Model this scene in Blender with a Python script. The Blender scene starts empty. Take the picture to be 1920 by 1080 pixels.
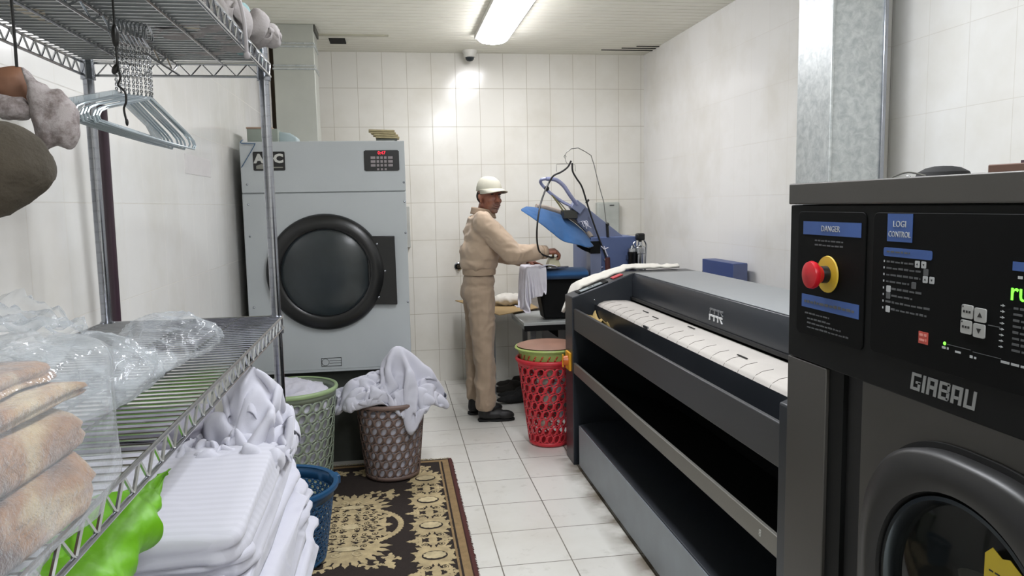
import bpy, bmesh, math, random
from mathutils import Vector, Matrix, noise, Euler
random.seed(7)
PI = math.pi
sc = bpy.context.scene
C = sc.collection

# ------------------------------------------------------------ camera, world, exposure
cam_d = bpy.data.cameras.new('camera'); cam = bpy.data.objects.new('camera', cam_d); C.objects.link(cam)
sc.camera = cam
cam_d.sensor_width = 36.0; cam_d.lens = 1433.0/1920*36; cam_d.clip_start = .05
EYE = 1.5
_y, _p, _r = map(math.radians, (8.78, 6.226, -1.084))
_f = Vector((math.sin(_y)*math.cos(_p), math.cos(_y)*math.cos(_p), -math.sin(_p)))
_rt = Vector((math.cos(_y), -math.sin(_y), 0)); _up = _rt.cross(_f)
_R = _rt*math.cos(_r) + _up*math.sin(_r); _U = _up*math.cos(_r) - _rt*math.sin(_r)
m = Matrix((_R, _U, -_f)).transposed().to_4x4(); m.translation = Vector((0, 0, EYE))
cam.matrix_world = m
w = bpy.data.worlds.new('world'); sc.world = w; w.use_nodes = True
w.node_tree.nodes['Background'].inputs[0].default_value = (.75, .8, .85, 1)
w.node_tree.nodes['Background'].inputs[1].default_value = .3
sc.view_settings.view_transform = 'Standard'; sc.view_settings.look = 'None'
sc.view_settings.gamma = 1; sc.view_settings.use_curve_mapping = False
sc.view_settings.exposure = 0.0
LAMP = 48.0            # strength of the fluorescent diffusers
H = 2.756             # ceiling height
XL, XR, YB, YN = -.87, 2.19, 6.49, -1.6

# ------------------------------------------------------------ materials
def srgb(c):
    if isinstance(c, str):
        c = tuple(int(c[i:i+2], 16)/255 for i in (0, 2, 4))
    return tuple((v/12.92 if v <= .04045 else ((v+.055)/1.055)**2.4) for v in c) + (1,)
class N:
    def __init__(s, name):
        s.m = bpy.data.materials.new(name); s.m.use_nodes = True; s.t = s.m.node_tree
        s.b = s.t.nodes['Principled BSDF']; s.out = s.t.nodes['Material Output']
    def n(s, t, **k):
        x = s.t.nodes.new(t)
        for a, v in k.items(): setattr(x, a, v)
        return x
    def l(s, a, b): s.t.links.new(a, b)
    def math(s, op, a, b=None, c=None):
        x = s.n('ShaderNodeMath', operation=op)
        for i, v in enumerate((a, b, c)):
            if v is None: continue
            if isinstance(v, (int, float)): x.inputs[i].default_value = v
            else: s.l(v, x.inputs[i])
        return x.outputs[0]
    def mix(s, f, a, b):
        x = s.n('ShaderNodeMix', data_type='RGBA')
        for i, v in ((0, f), (6, a), (7, b)):
            if isinstance(v, (int, float)): x.inputs[i].default_value = v
            elif isinstance(v, tuple): x.inputs[i].default_value = v
            else: s.l(v, x.inputs[i])
        return x.outputs[2]
    def coord(s): return s.n('ShaderNodeTexCoord').outputs['Object']
    def pos(s): return s.n('ShaderNodeNewGeometry').outputs['Position']
    def noise(s, v, scale, detail=4, rough=.5, dist=0):
        x = s.n('ShaderNodeTexNoise'); x.inputs['Scale'].default_value = scale
        x.inputs['Detail'].default_value = detail; x.inputs['Roughness'].default_value = rough
        x.inputs['Distortion'].default_value = dist
        s.l(v, x.inputs['Vector']); return x.outputs[0]
    def ramp(s, v, a, b):
        x = s.n('ShaderNodeMapRange'); x.inputs[1].default_value = a; x.inputs[2].default_value = b
        x.clamp = True; s.l(v, x.inputs[0]); return x.outputs[0]
    def bump(s, h, st=.3, d=.01):
        x = s.n('ShaderNodeBump'); x.inputs['Strength'].default_value = st; x.inputs['Distance'].default_value = d
        s.l(h, x.inputs['Height']); s.l(x.outputs[0], s.b.inputs['Normal'])
def mat(name, col, rough=.5, metal=0, var=.12, vs=8, bump=0, bs=60, bd=.003, spec=.5, sheen=0, emit=0, trans=0, sub=0, stretch=None, alpha=1):
    q = N(name); c = srgb(col); q.b.inputs['Roughness'].default_value = rough
    q.b.inputs['Metallic'].default_value = metal; q.b.inputs['Specular IOR Level'].default_value = spec
    if sheen: q.b.inputs['Sheen Weight'].default_value = sheen
    if trans: q.b.inputs['Transmission Weight'].default_value = trans
    if alpha < 1: q.b.inputs['Alpha'].default_value = alpha
    co = q.coord()
    if stretch:
        mp = q.n('ShaderNodeMapping'); mp.inputs['Scale'].default_value = stretch; q.l(co, mp.inputs[0]); co = mp.outputs[0]
    nz = q.noise(co, vs)
    d = tuple(v*(1-var) for v in c[:3]) + (1,); e = tuple(min(1, v*(1+var)) for v in c[:3]) + (1,)
    q.l(q.mix(q.ramp(nz, .3, .7), d, e), q.b.inputs['Base Color'])
    if metal > .5 or rough < .5:
        r = q.n('ShaderNodeMapRange'); r.inputs[3].default_value = max(.03, rough*.8); r.inputs[4].default_value = min(1, rough*1.25)
        q.l(nz, r.inputs[0]); q.l(r.outputs[0], q.b.inputs['Roughness'])
    if bump: q.bump(q.noise(co, bs, 3), bump, bd)
    if emit:
        q.b.inputs['Emission Color'].default_value = c; q.b.inputs['Emission Strength'].default_value = emit
    return q.m
def tile_mat(name, ax, su, sv, ou, ov, c1, c2, grout, gw=.0035, rough=.16, dirt=None, low=None):
    """glazed tiles: ax = the two world axes across the face, su x sv their size"""
    q = N(name); sp = q.n('ShaderNodeSeparateXYZ'); q.l(q.pos(), sp.inputs[0])
    u, v = sp.outputs[ax[0]], sp.outputs[ax[1]]
    cb = q.n('ShaderNodeCombineXYZ'); q.l(q.math('SUBTRACT', u, ou), cb.inputs[0]); q.l(q.math('SUBTRACT', v, ov), cb.inputs[1])
    br = q.n('ShaderNodeTexBrick', offset=0, squash=1); q.l(cb.outputs[0], br.inputs['Vector'])
    for k, x in (('Scale', 1), ('Brick Width', su), ('Row Height', sv), ('Mortar Size', gw/2), ('Mortar Smooth', .25), ('Bias', 0)):
        br.inputs[k].default_value = x
    br.inputs['Color1'].default_value = srgb(c1); br.inputs['Color2'].default_value = srgb(c2); br.inputs['Mortar'].default_value = srgb(grout)
    col = br.outputs['Color']; nz = q.noise(q.pos(), 1.7, 5, .6)
    col = q.mix(q.math('MULTIPLY', q.ramp(nz, .45, .75), .35), col, srgb(dirt or 'b9b19c'))
    if dirt:
        n2 = q.noise(q.pos(), 9, 6, .7); col = q.mix(q.math('MULTIPLY', q.ramp(n2, .58, .78), .4), col, srgb('8a8474'))
    if dirt:      # brown grime and painted floor shadow along the ironer base
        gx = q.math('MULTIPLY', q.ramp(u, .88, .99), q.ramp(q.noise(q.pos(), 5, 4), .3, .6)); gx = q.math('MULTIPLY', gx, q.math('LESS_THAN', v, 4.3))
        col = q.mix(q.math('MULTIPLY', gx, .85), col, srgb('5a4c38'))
    q.l(col, q.b.inputs['Base Color'])
    q.l(q.math('ADD', q.math('MULTIPLY', br.outputs['Fac'], .5), rough), q.b.inputs['Roughness'])
    wob = q.noise(q.pos(), 6, 2)
    q.bump(q.math('ADD', q.math('MULTIPLY', br.outputs['Fac'], -.35), q.math('MULTIPLY', wob, .5)), .35, .004)
    return q.m
M = {}
M['tile_back'] = tile_mat('glazed wall tiles', (0, 2), .2, .3135, -.04, 1.528-.3135*5, 'e6e4dc', 'e3e1d9', 'b5af9f', .004)
M['tile_side'] = tile_mat('glazed side wall tiles', (1, 2), .225, .3135, 2.457, 1.528-.3135*5, 'e6e5e2', 'e4e3e0', 'cfccc6', .003)
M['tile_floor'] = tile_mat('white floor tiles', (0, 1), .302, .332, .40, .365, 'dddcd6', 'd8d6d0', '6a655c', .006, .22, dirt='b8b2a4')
M['ceiling'] = mat('ivory ceiling slats', 'e8e6d8', .4, 0, .04, 3)
M['white_paint'] = mat('white paint', 'd8d7d0', .5)
M['dryer_grey'] = mat('pale grey enamel', 'b0b5b7', .38, 0, .03, 3)
M['dryer_dark'] = mat('dark olive base', '3c403b', .6)
M['black'] = mat('black plastic', '0b0b0c', .35)
M['black_gloss'] = mat('black glossy door', '0e0f10', .3)
M['black_matt'] = mat('black rubber', '101011', .8)
M['galv'] = None
q = N('galvanised sheet'); q.b.inputs['Metallic'].default_value = .6
nz = q.noise(q.coord(), 30, 6, .65, .6); n2 = q.noise(q.coord(), 6, 3)
q.l(q.mix(q.ramp(nz, .35, .65), srgb('a6abac'), srgb('c4c8c7')), q.b.inputs['Base Color'])
q.l(q.math('ADD', q.math('MULTIPLY', n2, .25), .28), q.b.inputs['Roughness']); M['galv'] = q.m
M['galv_plain'] = mat('dull galvanised sheet', 'b4b6ae', .5, .45, .06, 5)
M['chrome'] = mat('chrome wire', 'b6b8bb', .22, 1, .05, 20)
M['chrome_post'] = mat('chrome post', '9c9fa6', .18, 1, .12, 9)
M['steel'] = mat('brushed stainless', '8e8c88', .38, .9, .08, 6, stretch=(1, 1, 40))
M['washer_grey'] = mat('dark grey steel', '514f4c', .42, .55, .06, 4)
M['washer_black'] = mat('washer black panel', '060707', .6, 0, .1, 5, spec=.1)
M['washer_frame'] = mat('washer dark frame', '101111', .6, 0, .1, 5, spec=.15)
M['ironer_dark'] = mat('charcoal enamel', '2b2f35', .33, .3, .08, 4)
M['ironer_top'] = mat('grey hood enamel', '8f9396', .35, .2, .05, 3)
M['ironer_beam'] = mat('gunmetal rail', '4a4b4d', .4, .6, .1, 6, stretch=(1, .1, 1))
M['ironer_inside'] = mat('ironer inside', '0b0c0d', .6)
M['blue_steel'] = mat('blue enamel', '38497a', .42, 0, .06, 4)
M['press_grey'] = mat('lavender grey enamel', '747c96', .38, 0, .06, 5)
M['white_cloth'] = mat('white cotton', 'c6c5d0', .9, 0, .03, 5, .25, 500, .001, sheen=.2)
M['white_sheet'] = mat('white bed linen', 'c0c0cb', .88, 0, .03, 5, .2, 600, .001, sheen=.2)
M['towel'] = mat('white terry towel', 'dedad0', .95, 0, .05, 20, .6, 300, .003, sheen=.3)
M['khaki'] = mat('khaki workwear', 'b5a08a', .92, 0, .06, 12, .25, 500, .001, sheen=.15)
M['skin'] = mat('skin', '8d5642', .5, 0, .08, 20, .15, 120, .001)
M['clear_dark'] = mat('smoked door glass', '2a3134', .2, 0, .3, 3)
def creased(m_, f=9, st=.5, d=.012):
    t = m_.node_tree; tc = t.nodes.new('ShaderNodeTexCoord'); n = t.nodes.new('ShaderNodeTexNoise'); n.noise_type = 'RIDGED_MULTIFRACTAL'
    n.inputs['Scale'].default_value = f; n.inputs['Detail'].default_value = 4; n.inputs['Distortion'].default_value = 1.1
    t.links.new(tc.outputs['Object'], n.inputs['Vector']); b = t.nodes.new('ShaderNodeBump'); b.inputs['Strength'].default_value = st; b.inputs['Distance'].default_value = d
    t.links.new(n.outputs[0], b.inputs['Height']); p = t.nodes['Principled BSDF']
    if p.inputs['Normal'].links: t.links.new(p.inputs['Normal'].links[0].from_socket, b.inputs['Normal'])
    t.links.new(b.outputs[0], p.inputs['Normal']); return m_
def plastic(name, col, opac=.25, rough=.08):
    q = N(name); t = q.n('ShaderNodeBsdfTransparent'); t.inputs[0].default_value = (1, 1, 1, 1)
    q.b.inputs['Base Color'].default_value = srgb(col); q.b.inputs['Roughness'].default_value = rough
    q.b.inputs['Specular IOR Level'].default_value = .9
    lw = q.n('ShaderNodeLayerWeight'); lw.inputs[0].default_value = .35
    f = q.math('MINIMUM', q.math('ADD', q.math('MULTIPLY', lw.outputs['Facing'], .6), opac), .95)
    nz = q.noise(q.coord(), 14, 4, .6, .8); q.bump(nz, .5, .02)
    mx = q.n('ShaderNodeMixShader'); q.l(f, mx.inputs[0]); q.l(t.outputs[0], mx.inputs[1]); q.l(q.b.outputs[0], mx.inputs[2])
    q.l(mx.outputs[0], q.out.inputs[0]); return q.m
creased(M['white_sheet'], 8, .55, .022); creased(M['white_cloth'], 9, .5, .02); creased(M['khaki'], 8, .6, .016)
M['film'] = plastic('clear plastic film', 'c9d0d6', .04)
M['film_thin'] = plastic('thin clear film', 'c9d0d6', .0)
M['lime'] = mat('lime plastic bag', '64a40e', .5, 0, .12, 10, .4, 25, .01)

# ------------------------------------------------------------ mesh builder
class G:
    def __init__(s): s.v = []; s.f = []; s.mi = []; s.m = 0
    def add(s, vs, fs, M4=None):
        b = len(s.v)
        s.v += [tuple(M4 @ Vector(v)) if M4 else tuple(v) for v in vs]
        s.f += [tuple(b+i for i in f) for f in fs]; s.mi += [s.m]*len(fs); return s
    def box(s, a, b, M4=None):
        x0, y0, z0 = a; x1, y1, z1 = b
        return s.add([(x0,y0,z0),(x1,y0,z0),(x1,y1,z0),(x0,y1,z0),(x0,y0,z1),(x1,y0,z1),(x1,y1,z1),(x0,y1,z1)],
                     [(0,3,2,1),(4,5,6,7),(0,1,5,4),(1,2,6,5),(2,3,7,6),(3,0,4,7)], M4)
    def cyl(s, p, q, r0, r1=None, n=16, cap=True):
        r1 = r0 if r1 is None else r1; p, q = Vector(p), Vector(q); d = (q-p).normalized()
        a = d.orthogonal().normalized(); b = d.cross(a); vs = []
        for c, r in ((p, r0), (q, r1)):
            for i in range(n):
                t = 2*PI*i/n; vs.append(c + a*math.cos(t)*r + b*math.sin(t)*r)
        fs = [(i, (i+1)%n, n+(i+1)%n, n+i) for i in range(n)]
        if cap: fs += [tuple(range(n-1, -1, -1)), tuple(range(n, 2*n))]
        return s.add(vs, fs)
    def tube(s, pts, r, n=6, closed=False, rf=None):
        pts = [Vector(p) for p in pts]; k = len(pts); vs = []; prev = None
        for i, p in enumerate(pts):
            t = (pts[(i+1)%k]-pts[i-1]) if closed else (pts[min(i+1, k-1)]-pts[max(i-1, 0)])
            if t.length < 1e-9: t = Vector((0, 0, 1))
            t.normalize()
            a = (prev - t*prev.dot(t)) if prev else t.orthogonal()
            if a.length < 1e-6: a = t.orthogonal()
            a.normalize(); prev = a; b = t.cross(a); rr = rf(i/(k-1)) if rf else r
            for j in range(n):
                u = 2*PI*j/n; vs.append(p + a*math.cos(u)*rr + b*math.sin(u)*rr)
        fs = []
        for i in range(k if closed else k-1):
            for j in range(n):
                a0 = i*n+j; a1 = i*n+(j+1)%n; b0 = ((i+1)%k)*n+j; b1 = ((i+1)%k)*n+(j+1)%n
                fs.append((a0, a1, b1, b0))
        if not closed: fs += [tuple(range(n-1, -1, -1)), tuple(range((k-1)*n, k*n))]
        return s.add(vs, fs)
    def lathe(s, prof, c=(0, 0, 0), n=32, axis='z', cap=False, M4=None):
        vs = []
        for r, h in prof:
            for i in range(n):
                t = 2*PI*i/n; x, y = r*math.cos(t), r*math.sin(t)
                vs.append({'z': (c[0]+x, c[1]+y, c[2]+h), 'y': (c[0]+x, c[1]+h, c[2]+y), 'x': (c[0]+h, c[1]+x, c[2]+y)}[axis])
        fs = []
        for k in range(len(prof)-1):
            for i in range(n): fs.append((k*n+i, k*n+(i+1)%n, (k+1)*n+(i+1)%n, (k+1)*n+i))
        if cap: fs += [tuple(range(n-1, -1, -1)), tuple(range((len(prof)-1)*n, len(prof)*n))]
        return s.add(vs, fs, M4)
    def prism(s, out, d, o=(0, 0, 0), ax=((1, 0, 0), (0, 0, 1)), hd=(0, 1, 0)):
        """outline (u,v) in plane (ax) pushed by d along hd"""
        o = Vector(o); a, b = map(Vector, ax); h = Vector(hd)*d; n = len(out)
        vs = [o+a*u+b*v for u, v in out] + [o+a*u+b*v+h for u, v in out]
        return s.add(vs, [tuple(range(n)), tuple(range(2*n-1, n-1, -1))] + [(i, n+i, n+(i+1)%n, (i+1)%n) for i in range(n)])
    def ell(s, c, r, rot=None, n=20, m=12, M4=None):
        R = Euler(rot).to_matrix() if rot else Matrix.Identity(3); c = Vector(c); vs = []
        for i in range(m+1):
            ph = PI*i/m
            for j in range(n):
                t = 2*PI*j/n
                vs.append(c + R @ Vector((r[0]*math.sin(ph)*math.cos(t), r[1]*math.sin(ph)*math.sin(t), r[2]*math.cos(ph))))
        return s.add(vs, [(i*n+j, (i+1)*n+j, (i+1)*n+(j+1)%n, i*n+(j+1)%n) for i in range(m) for j in range(n)], M4)
    def cap(s, p, q, r0, r1, flat=None):
        """tapered capsule for blobs"""
        s.cyl(p, q, r0, r1, 16); s.ell(p, (r0,)*3, n=16, m=8); s.ell(q, (r1,)*3, n=16, m=8); return s
    def grid(s, fn, nu, nv, closeu=False):
        vs = [fn(i/(nu if closeu else nu-1), j/(nv-1)) for j in range(nv) for i in range(nu)]
        fs = []
        for j in range(nv-1):
            for i in range(nu if closeu else nu-1):
                a, b = j*nu+i, j*nu+(i+1)%nu; fs.append((a, b, b+nu, a+nu))
        return s.add(vs, fs)
    def mesh(s, name, off=(0, 0, 0), angle=35, merge=0):
        me = bpy.data.meshes.new(name); ox, oy, oz = off
        me.from_pydata([(x-ox, y-oy, z-oz) for x, y, z in s.v], [], s.f)
        if any(s.mi): me.polygons.foreach_set('material_index', s.mi)
        bm = bmesh.new(); bm.from_mesh(me)
        if merge: bmesh.ops.remove_doubles(bm, verts=bm.verts, dist=merge)
        bmesh.ops.recalc_face_normals(bm, faces=bm.faces); bm.to_mesh(me); bm.free()
        me.shade_smooth(); me.set_sharp_from_angle(angle=math.radians(angle)); return me
def rootoff(p):
    o = Vector((0, 0, 0))
    while p: o += p.location; p = p.parent
    return o
def part(name, g, m, parent, label=None, bev=0, world=True, merge=0, angle=35, solid=0, mods=None):
    """a mesh under its thing; geometry is in world coordinates unless world=False"""
    me = g.mesh(name, rootoff(parent) if (parent and world) else (0, 0, 0), angle, merge) if isinstance(g, G) else g
    for x in (m if isinstance(m, (list, tuple)) else [m]): me.materials.append(x)
    o = bpy.data.objects.new(name, me); C.objects.link(o); o.parent = parent
    if label: o['label'] = label
    if bev:
        b = o.modifiers.new('bevel', 'BEVEL'); b.width = bev; b.segments = 2; b.limit_method = 'ANGLE'; b.angle_limit = math.radians(40)
    if solid:
        b = o.modifiers.new('solid', 'SOLIDIFY'); b.thickness = solid; b.offset = 0
    return o
def thing(name, label, cat, loc=(0, 0, 0), rz=0, group=None):
    o = bpy.data.objects.new(name, None); C.objects.link(o); o.location = loc; o.rotation_euler = (0, 0, rz)
    o.empty_display_size = .1; o['label'] = label; o['category'] = cat
    if group: o['group'] = group
    return o
def solo(name, g, m, label, cat, group=None, **k):
    """a thing that is one mesh, its origin moved to its foot"""
    if isinstance(g, G):
        xs, ys, zs = zip(*g.v); off = Vector(((min(xs)+max(xs))/2, (min(ys)+max(ys))/2, min(zs)))
        ang = k.pop('angle', 35); mg = k.pop('merge', 0); me = g.mesh(name, off, ang, mg)
    else: me = g; off = k.pop('off', Vector((0, 0, 0)))
    o = part(name, me, m, None, **k); o.location = off; o['label'] = label; o['category'] = cat
    if group: o['group'] = group
    return o
def struct(name, g, m, **k):
    o = part(name, g, m, None, **k); o['kind'] = 'structure'; return o
def dup(o, loc=None, rz=None, label=None, parent=None):
    c = o.copy(); C.objects.link(c)
    if parent: c.parent = parent
    for ch in o.children: dup(ch, parent=c)
    if loc is not None: c.location = loc
    if rz is not None: c.rotation_euler = (0, 0, rz)
    if label: c['label'] = label
    return c
def text(s, size, m, parent, p, ux, uy, name='lettering', depth=.0006, sx=1, align='CENTER', label=None, bold=0):
    """lettering as a mesh: p = baseline point, ux/uy = world directions of writing and of letter height"""
    cu = bpy.data.curves.new(name, 'FONT'); cu.body = s; cu.size = size; cu.extrude = depth; cu.align_x = align; cu.resolution_u = 2; cu.offset = bold
    t = bpy.data.objects.new('t', cu); C.objects.link(t); bpy.context.view_layer.update()
    me = bpy.data.meshes.new_from_object(t.evaluated_get(bpy.context.evaluated_depsgraph_get()))
    bpy.data.objects.remove(t); bpy.data.curves.remove(cu)
    ux, uy = Vector(ux).normalized(), Vector(uy).normalized(); uz = ux.cross(uy)
    R = Matrix((ux*sx, uy, uz)).transposed().to_4x4(); R.translation = Vector(p) - rootoff(parent)
    me.transform(R); me.name = name; me.materials.clear(); me.materials.append(m)
    o = bpy.data.objects.new(name, me); C.objects.link(o); o.parent = parent
    if label: o['label'] = label
    return o
def spline(pts, k=8):
    """Catmull-Rom through the points"""
    P = [Vector(p) for p in pts]; P = [2*P[0]-P[1]] + P + [2*P[-1]-P[-2]]; out = []
    for i in range(1, len(P)-2):
        for j in range(k):
            t = j/k; a, b, c, d = P[i-1:i+3]
            out.append(.5*((2*b) + (c-a)*t + (2*a-5*b+4*c-d)*t*t + (3*b-a-3*c+d)*t**3))
    out.append(P[-2]); return out
def blob(name, g, voxel, smooth=6, off=(0, 0, 0), fn=None):
    """one continuous skin over the overlapping solids of g"""
    me = bpy.data.meshes.new(name); me.from_pydata([Vector(v)-Vector(off) for v in g.v], [], g.f)
    bm = bmesh.new(); bm.from_mesh(me); bmesh.ops.recalc_face_normals(bm, faces=bm.faces); bm.to_mesh(me); bm.free()
    t = bpy.data.objects.new('t', me); C.objects.link(t)
    r = t.modifiers.new('r', 'REMESH'); r.mode = 'VOXEL'; r.voxel_size = voxel
    s_ = t.modifiers.new('s', 'SMOOTH'); s_.iterations = smooth; s_.factor = .5
    bpy.context.view_layer.update()
    out = bpy.data.meshes.new_from_object(t.evaluated_get(bpy.context.evaluated_depsgraph_get()))
    bpy.data.objects.remove(t); out.name = name; out.materials.clear()
    if fn:
        O = Vector(off); nn = [v.normal.copy() for v in out.vertices]
        for v, n_ in zip(out.vertices, nn): v.co = Vector(fn(v.co+O, n_)) - O
    out.shade_smooth(); return out
def ridge(p, f, seed=0):
    """sharp creases: 1 on a fold line, falling away"""
    q_ = Vector(p)*f + Vector((seed*7.3, seed*3.1, seed*5.7))
    wv = noise.noise_vector(q_*.5)*.8
    return 1-abs(noise.noise(q_+wv))*2
# ------------------------------------------------------------ the room
g = G().add([(XL-.1, YN, 0), (XR+.1, YN, 0), (XR+.1, YB+.1, 0), (XL-.1, YB+.1, 0), (XL-.1, YN, -.1), (XR+.1, YN, -.1), (XR+.1, YB+.1, -.1), (XL-.1, YB+.1, -.1)],
            [(0,1,2,3),(7,6,5,4),(0,4,5,1),(1,5,6,2),(2,6,7,3),(3,7,4,0)])
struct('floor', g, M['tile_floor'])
struct('wall_back', G().box((XL-.1, YB, 0), (XR+.1, YB+.1, H+.1)), M['tile_back'])
struct('wall_left', G().box((XL-.1, YN, 0), (XL, YB, H+.1)), M['tile_side'])
struct('wall_right', G().box((XR, YN, 0), (XR+.1, YB, H+.1)), M['tile_side'])
struct('wall_front', G().box((XL-.1, YN-.1, 0), (XR+.1, YN, H+.1)), M['tile_back'])
struct('trim_1', G().box((2.09, 3.14, 0), (XR, 3.45, H)), M['tile_side'], bev=.008)   # tiled pilaster behind the duct
# slatted ceiling: 83 mm slats across the room with a groove between
def slats(y0, y1, x0, x1, z=H):
    pitch = .083; n = int((y1-y0)/pitch); pr = []
    for i in range(n+1):
        y = y0+i*pitch; pr += [(y+.003, z+.022), (y+.006, z), (y+pitch-.007, z-.001), (y+pitch-.004, z+.022)]
    pr = [(min(y, y1), zz) for y, zz in pr]
    g = G(); k = len(pr)
    g.add([(x0, y, zz) for y, zz in pr]+[(x1, y, zz) for y, zz in pr], [(i, i+1, k+i+1, k+i) for i in range(k-1)])
    g.box((x0, y0, z+.024), (x1, y1, z+.06)); return g
struct('ceiling', slats(YN, YB, XL, XR), M['ceiling'], angle=20)

# damaged slat ends by the dryer's flue and at the right corner
M['void'] = mat('dark ceiling void', '0d0c09', .9)
g = G().box((-.42, 5.98, H-.006), (-.30, 6.16, H+.002)); o = struct('trim_2', g, M['void'])
g = G().box((-.50, 5.84, H-.010), (.02, 5.875, H-.001), Matrix.Identity(4)); struct('trim_3', g, mat('loose slat', 'b3b09c', .5))
for i, (y, x0) in enumerate(((6.27, 1.75), (6.19, 1.9), (6.11, 2.0))):
    struct('trim_%d' % (4+i), G().box((x0, y, H-.007), (XR, y+.008, H-.001)), M['void'])

# ------------------------------------------------------------ lamps
q = N('lit opal diffuser'); q.b.inputs['Base Color'].default_value = (.9, .9, .9, 1)
q.b.inputs['Emission Color'].default_value = srgb('f6f9ff'); q.b.inputs['Emission Strength'].default_value = LAMP
M['lamp'] = q.m
q = N('lit opal diffuser, older tubes'); q.b.inputs['Base Color'].default_value = (.9, .9, .9, 1)
q.b.inputs['Emission Color'].default_value = srgb('fbfaff'); q.b.inputs['Emission Strength'].default_value = LAMP*.75; M['lamp_dim'] = q.m  # visible lamp dimmed to spare the back wall; unseen lamps run brighter
def lamp(x, y0, y1, label, glow):
    t = thing('ceiling_lamp', label, 'ceiling lamp', (x, (y0+y1)/2, H), 0, 'fluorescent ceiling lamps'); L = (y1-y0)/2
    part('housing', G().box((-.128, -L+.01, -.034), (.128, L-.01, 0)), M['white_paint'], t, world=False, bev=.004)
    def fn(u, v):
        a = PI*u; y = -L + 2*L*v; e = min(1, (1-abs(2*v-1))*L/.09); e = math.sqrt(max(0, 1-(1-e)**2))
        return (math.cos(a)*.115*(.45+.55*e), y, -.034-math.sin(a)**.8*.05*(.3+.7*e) if 0 < u < 1 else -.034)
    dg = G().grid(fn, 17, 49)
    part('diffuser', dg, glow, t, world=False, angle=60); return t
lamp(.775, 4.50, 5.80, 'long fluorescent ceiling lamp glowing above the worker', M['lamp_dim'])
lamp(.775, 1.6, 2.9, 'long fluorescent ceiling lamp nearer the camera, overhead', M['lamp'])
lamp(.775, -1.1, .2, 'long fluorescent ceiling lamp behind the camera', M['lamp'])

# security camera on the ceiling at the back wall
t = thing('security_camera', 'small white dome security camera under the ceiling by the back wall', 'camera', (.672, 6.38, H))
part('housing', G().lathe([(.0, 0), (.062, 0), (.062, -.012), (.05, -.03), (.048, -.055), (0, -.055)], n=28), M['white_paint'], t, world=False)
part('dome', G().lathe([(.036, -.055), (.034, -.07), (.022, -.083), (0, -.088)], n=24), M['clear_dark'], t, world=False, angle=80)

# wall mounted bits
t = thing('electrical_box', 'flat grey electrical box on the back wall behind the press', 'electrical box', (1.85, YB, 1.24))
part('body', G().box((1.75, YB-.055, 1.23), (1.95, YB, 1.505)), mat('grey box enamel', 'a9ada6', .5), t, bev=.008)
part('cover', G().box((1.757, YB-.062, 1.237), (1.943, YB-.055, 1.498)), mat('grey cover', 'b1b5ae', .45), t, bev=.004)
part('latch', G().box((1.86, YB-.066, 1.475), (1.9, YB-.062, 1.481)), M['black'], t)
solo('wall_box', G().box((.085, YB-.05, 1.16), (.145, YB, 1.5)), mat('pale wall box', 'b5b6b0', .5), 'narrow pale box on the back wall beside the dryer', 'wall box', bev=.004)
t = thing('pipe_stub', 'small capped round pipe outlet on the back wall left of the worker', 'pipe outlet', (.543, YB, .986))
part('flange', G().lathe([(0, 0), (.034, 0), (.034, -.006), (.026, -.01), (.026, 0)], (.543, YB, .986), 24, 'y'), M['chrome_post'], t)
part('cap', G().lathe([(.017, -.006), (.017, -.03), (.012, -.036), (0, -.036)], (.543, YB, .986), 16, 'y'), mat('dark brass', '3d372c', .4, .6), t)
# faded sticker and hook on the left wall
solo('wall_sticker', G().box((XL, 3.49, 1.66), (XL+.0015, 3.96, 1.745)), mat('faded sticker', 'd2cfce', .5, 0, .03, 30), 'faded rectangular sticker on the left wall beyond the rack', 'sticker')

# ------------------------------------------------------------ flue duct of the dryer and brown pipe
t = thing('flue_duct', 'square sheet metal flue duct rising from the dryer to the ceiling', 'duct', (-.63, 5.7, 1.87))
x0, x1, y0, y1 = -.765, -.49, 5.55, 5.82
part('duct', G().box((x0, y0, 1.86), (x1, y1, H)), M['galv_plain'], t, bev=.004)
for z in (2.45, 2.60):
    g = G()
    for zz, o_ in ((z, .007), (z+.022, .004)): g.box((x0-o_, y0-o_, zz), (x1+o_, y1+o_, zz+.012))
    part('flange', g, M['galv'], t, bev=.002)
part('mouth', G().box((x0+.004, y0+.004, H-.045), (x1+.012, y1+.004, H-.001)), mat('dark shadow line', '4a4a44', .6, .2), t)  # dark box painted for the shadow line and gap under the ceiling
t = solo('wall_pipe', G().cyl((-.812, 5.93, 0), (-.812, 5.93, H), .033, n=20), mat('brown painted pipe', '4a3c2a', .5), 'brown vertical pipe in the back left corner beside the flue', 'pipe')

# big galvanised duct behind the washer
t = thing('ventilation_duct', 'tall galvanised ventilation duct standing against the right wall behind the washer', 'duct', (1.93, 3.13, 0))
part('duct', G().box((1.82, 3.0, 0), (2.055, 3.27, H)), M['galv'], t, bev=.002)
part('seam', G().box((1.812, 2.990, 0), (1.826, 3.006, H)), M['galv'], t, bev=.003)
part('seam', G().box((2.048, 2.990, 0), (2.066, 3.004, H)), M['chrome_post'], t, bev=.003)

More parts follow.
